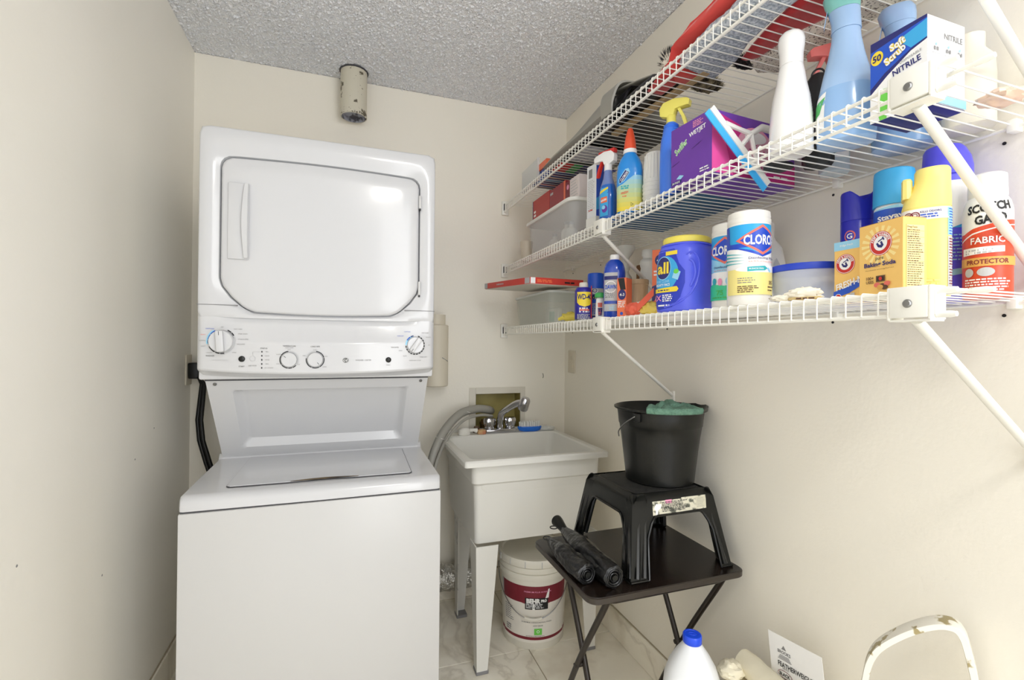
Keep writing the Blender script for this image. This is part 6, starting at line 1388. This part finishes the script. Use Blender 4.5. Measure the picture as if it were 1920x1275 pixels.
# ================================================================ PAINT PAIL UNDER THE SINK
PL = thing('paint_pail', 'white five gallon paint pail with maroon banded label under the sink', 'pail', (.778, 1.915, 0), -22)
r0, r1 = .130, .1415
R = [(0, r0 - .003, r0 - .003, 2), (.004, r0, r0, 2), (.285, r1, r1, 2), (.29, r1 + .0005, r1 + .0005, 2)]
M['pailwhite'] = mat('pail_plastic', (228, 225, 214), .4)
MB().loft(R, 56).build('pail_body', 'pailwhite', PL)
for z in (.296, .322): MB().lathe([(r1 - .001, z - .012), (r1 + .006, z - .010), (r1 + .0075, z), (r1 + .006, z + .012), (r1 - .001, z + .014)], 56, cap0=False, cap1=False).build('rib', 'pailwhite', PL)
LD = MB().lathe([(r1 + .002, .336), (r1 + .010, .338), (r1 + .0115, .345), (r1 + .0115, .362), (r1 + .008, .368), (r1 - .004, .3685), (r1 - .010, .360), (.001, .361)], 56).build('lid', 'pailwhite', PL)
for k in range(14):
    a = 2 * pi * k / 14; MB().box(-.0015, .0015, -.0015, .0015, .340, .364).build('tear_notch', 'lgrey', LD, loc=((r1 + .0115) * cos(a), (r1 + .0115) * sin(a), 0), smooth=False)
MB().lathe([(.022, .361), (.022, .3645), (.019, .366), (.001, .366)], 24).build('spout_plug', 'pailwhite', LD, loc=(.04, .02, 0))
band(R, .045, .058, 'maroon', PL, 'label_band') ; MB().loft([(.02, 0.01, .01, 2), (.021, .01, .01, 2)], 6).build('x', 'maroon') if False else None
pr = Print(loft_map(R, -90, R=.136), step=.012)
pr.rect(-.15, .16, .030, .262, mat('label_cream', (232, 228, 220), .4)); pr.rect(-.15, .16, .192, .262, 'maroon'); pr.rect(-.15, .16, .042, .054, 'maroon'); pr.poly([(-.05, .192), (-.02, .186), (.04, .186), (.07, .192)], 'maroon')
pr.rect(-.15, -.148, .19, .262, 'white'); pr.rect(-.158, -.150, .200, .262, 'lgrey')
pr.text('PREMIUM PLUS INTERIOR', .018, .240, .006, 'pink', .01, w=.11); pr.rect(-.034, .060, .168, .215, 'black'); pr.text('BEHR', .0, .203, .020, 'white', .06, w=.056); pr.text('PRO', .042, .203, .012, 'white', .06, w=.024); pr.lines(-.03, .056, .192, .172, 3, .005, 'lgrey', 3)
pr.poly([(-.004, .167), (.006, .167), (.006, .190), (-.002, .194)], 'white', 9); pr.poly([(.048, .212), (.062, .214), (.066, .250), (.060, .25)], 'white', 9); pr.lay = 10
pr.rect(-.028, .052, .138, .148, 'lblue') if False else pr.rect(-.026, .05, .134, .136, 'lgrey')
pr.lines(-.135, -.085, .170, .105, 8, .003, 'grey', 5); pr.lines(-.128, -.09, .088, .062, 3, .005, 'grey', 7); pr.text('DURABLE, LONG-LASTING FINISH', .015, .115, .006, 'grey', .01, w=.125); pr.text('LOW ODOR', .02, .102, .006, 'grey', .01, w=.04)
pr.poly([(.004, .064), (.036, .064), (.036, .090), (.004, .090)], 'lime'); pr.ring(.02, .078, .004, .006, 'white'); pr.lines(-.03, .07, .062, .056, 1, .002, 'grey', 3); pr.build('label', PL)
# bail wire hanging in front
hp_ = []
for k in range(41):
    th = radians(180 + 180 * k / 40); s2 = sin(pi * k / 40); r_ = r1 + .010 - .001 * s2
    hp_.append((r_ * cos(th), r_ * sin(th), .300 - .165 * s2 ** 1.1))
MB().tube(hp_[:18], .002, 8).build('bail_wire', 'steel', PL); MB().tube(hp_[23:], .002, 8).build('bail_wire', 'steel', PL); MB().tube(hp_[17:24], .006, 10).build('bail_grip', 'pailwhite', PL)

# ================================================================ JUG, CLOTH, CARD, LADDER HANDLE (bottom right)
J = thing('bleach_jug', 'white plastic jug with blue cap in front of the tray table legs', 'jug', (.849, 1.003, .2003), -38)
J.scale = (.90, .90, .848)
M['jugwhite'] = mat('jug_plastic', (226, 229, 233), .35)
q = MB(); secs = []
for z, a, b, p in ((0, .060, .052, 3.2), (.004, .066, .058, 3.2), (.10, .078, .062, 3.2), (.18, .080, .064, 3), (.22, .076, .062, 2.8), (.26, .064, .055, 2.6), (.295, .046, .042, 2.4), (.32, .030, .029, 2.1), (.332, .022, .022, 2), (.340, .020, .020, 2)):
    ring_ = []
    for i in range(64):
        th = 2 * pi * i / 64; ct, st = cos(th), sin(th); q_ = (abs(ct / a) ** p + abs(st / b) ** p) ** (-1 / p)
        da = (th - radians(300) + pi) % (2 * pi) - pi; g_ = max(0, 1 - (abs(abs(da) - .26) / .12) ** 2); q_ *= 1 - .045 * g_ * (1 if .12 < z < .33 else .2)
        ring_.append((q_ * ct, q_ * st, z))
    secs.append(ring_)
q.sections(secs).build('jug_body', 'jugwhite', J)
MB().lathe([(.0245, .330), (.026, .332), (.026, .352), (.024, .355), (.019, .3555), (.0185, .3545), (.001, .3545)], 36).build('cap', mat('cap_royal', (28, 76, 224), .3), J)
MB().tube([(.010 * cos(x), .006 * sin(x), .355) for x in [2 * pi * i / 20 for i in range(20)]], .001, 6, closed=True).build('cap_emboss', MATS['cap_royal'], J)
t = carton('cardboard_box', 'low cardboard box under the white jug, below the frame', 'box', .775, .995, 0, .13, .145, .20, mat('cardboard', (176, 142, 98), .7), -90)
# cardboard box that carries the cloth and the card
t = carton('cardboard_box', 'cardboard box on the floor under the cream cloth, below the frame', 'box', .925, .87, 0, .28, .15, .340, mat('cardboard', (176, 142, 98), .7), -90)
M['canvas'] = mat('cream_canvas', (226, 219, 196), .9, bump=.4, bscale=120)
t = thing('rolled_cloth', 'rolled cream canvas cloth lying beside the white leaflet', 'cloth', (0, 0, 0))
pts = [(1.000, .985, .412), (.995, .93, .418), (.985, .86, .424), (.975, .80, .424)]
A_, B_ = Vector(pts[0]), Vector(pts[-1]); secs = []
for i in range(20):
    c = A_.lerp(B_, i / 19); ring_ = []
    for j in range(28):
        th = 2 * pi * j / 28; r_ = .030 * (1 + .10 * noise.noise(Vector((cos(th) * 2, sin(th) * 2, i * .3)))); p = c + Vector((r_ * cos(th), 0, r_ * sin(th))); p.z = max(p.z, .3865); ring_.append(p)
    secs.append(ring_)
MB().sections(secs).build('roll', 'canvas', t)
for k in (.85, .55, .3): MB().tube([Vector((1.0, .984, .412)) + Vector((cos(x), 0, sin(x))) * .030 * k for x in [2 * pi * i / 20 for i in range(17)]], .0022, 6).build('roll_edge', 'canvas', t)
o = blob(0, .035, .03, .02, .3, 2, 3).build('canvas_rag', 'canvas'); o.location = (.950, .975, .3853); tag(o, 'small bunched white rag in front of the rolled canvas cloth', 'cloth')
t = thing('drop_cloth', 'folded cream canvas drop cloth under the rolled one, bottom of frame', 'cloth', (1.005, .872, .3403))
for k in range(3): MB().box(-.072 + .004 * k, .074 - .005 * k, -.128 + .006 * k, .128 - .004 * k, .015 * k, .0148 + .015 * k, .006, 3).build('fold', 'canvas', t)
# leaflet
t = thing('leaflet', 'white printed leaflet standing tilted against the wall beside rolled cloth', 'leaflet', (0, 0, 0))
c0, c1, c2, c3 = Vector((1.035, .945, .418)), Vector((1.062, .803, .452)), Vector((1.064, .815, .534)), Vector((1.066, .962, .513))
c0, c1, c2, c3 = Vector((1.02, .938, .400)), Vector((1.02, .800, .437)), Vector((1.02, .784, .541)), Vector((1.02, .927, .523))
U_ = (c2 - c3).normalized(); V_ = (c3 - c0); V_ = (V_ - U_ * V_.dot(U_)).normalized(); Nn = U_.cross(V_)
MB().add([c3 - V_ * .135, c3 - V_ * .135 + U_ * .145, c3 + U_ * .145, c3] + [p - Nn * .0012 for p in (c3 - V_ * .135, c3 - V_ * .135 + U_ * .145, c3 + U_ * .145, c3)], [(0, 1, 2, 3), (7, 6, 5, 4), (0, 4, 5, 1), (1, 5, 6, 2), (2, 6, 7, 3), (3, 7, 4, 0)]).build('card', 'white', t, smooth=False)
pr = Print(free_map(c3 + Nn * .0003, U_, V_), step=9)
pr.poly([(.036, -.030), (.050, -.030), (.043, -.020)], 'grey'); pr.text('TROOST', .043, -.037, .008, 'grey', .02, w=.036) if False else pr.text('BROOKS', .043, -.037, .008, 'grey', .03, w=.036)
for k in range(4): pr.rect(.030 - k * .002, .056 + k * .002, -.0455 - k * .003, -.0440 - k * .003, 'grey')
pr.text('FEATHERWEIGHT', .072, -.066, .0115, 'black', .015, w=.098); pr.ell(.040, -.088, .020, .009, 'maroon'); pr.ell(.040, -.088, .0185, .0078, 'white'); pr.text('BLACK', .040, -.088, .008, 'black', .03, w=.030); pr.text('Blanket', .045, -.073, .005, 'grey', 0, w=.018); pr.lines(.03, .10, -.095, -.125, 5, .003, 'grey', 4); pr.build('print', t)
# step ladder with chipped white top handle
M['chipped'] = mat('chipped_white_paint', (232, 229, 218), .4, rgb2=(160, 146, 104), cscale=26, lo=.565, hi=.60, detail=8, bump=.2, bscale=40)
t = thing('step_ladder', 'chipped white metal step ladder whose hoop handle shows bottom right', 'ladder', (0, 0, 0))
hoop = [(.955, .70, .0), (.965, .685, .30), (.977, .667, .53), (0.980, 0.661, 0.582), (0.984, 0.654, 0.628), (0.992, 0.639, 0.664), (1.011, 0.606, 0.706), (1.030, 0.573, 0.735), (1.043, 0.551, 0.742), (1.050, 0.540, 0.730), (1.054, 0.533, 0.700), (1.058, 0.525, 0.650), (1.0605, .520, .58), (1.066, .508, .35), (1.072, .50, .0)]
sp3 = spline(hoop, 7)
secs = []
axis = (Vector((.98, .66, 0)) - Vector((1.055, .53, 0))).normalized(); side = axis.cross(Vector((0, 0, 1))).normalized()
for i, p in enumerate(sp3):
    a = sp3[max(0, i - 1)]; b = sp3[min(len(sp3) - 1, i + 1)]; tg = (b - a).normalized(); inn = side.cross(tg).normalized()
    w, h = .020, .0045
    secs.append([p + side * w * sx_ + inn * h * sy_ for sx_, sy_ in ((-1, -1), (-.9, -1.2), (.9, -1.2), (1, -1), (1, 1), (.9, 1.2), (-.9, 1.2), (-1, 1))])
for s_ in secs:
    for p in s_: p.z = max(p.z, 0)
MB().sections(secs).build('hoop_handle', 'chipped', t, angle=.6)
for z in (.22,):
    MB().box(-.012, .012, -.09, .09, z, z + .02, .003, 1).build('step', 'chipped', t, loc=(1.02, .597, 0)).rotation_euler = (0, 0, radians(30))
# small wall details
t = thing('wall_outlet', 'narrow cream outlet cover on the right wall near the back corner', 'outlet', (XR, 2.20, 1.152))
MB().box(-.006, -.0002, -.038, .038, -.057, .057, .002, 2).build('cover_plate', 'sleeve', t)
for z in (-.02, .02): MB().box(-.008, -.005, -.014, .014, z - .013, z + .013, .002, 1).build('socket', 'sleeve', t)
t = thing('wall_hook', 'tiny metal hook on the back wall above the sink corner', 'hook', (.972, YB - .0005, 1.075))
MB().tube([(0, 0, .012), (0, -.006, .010), (0, -.010, 0), (0, -.006, -.008), (0, -.001, -.009)], .0018, 8).build('hook', 'steel', t)
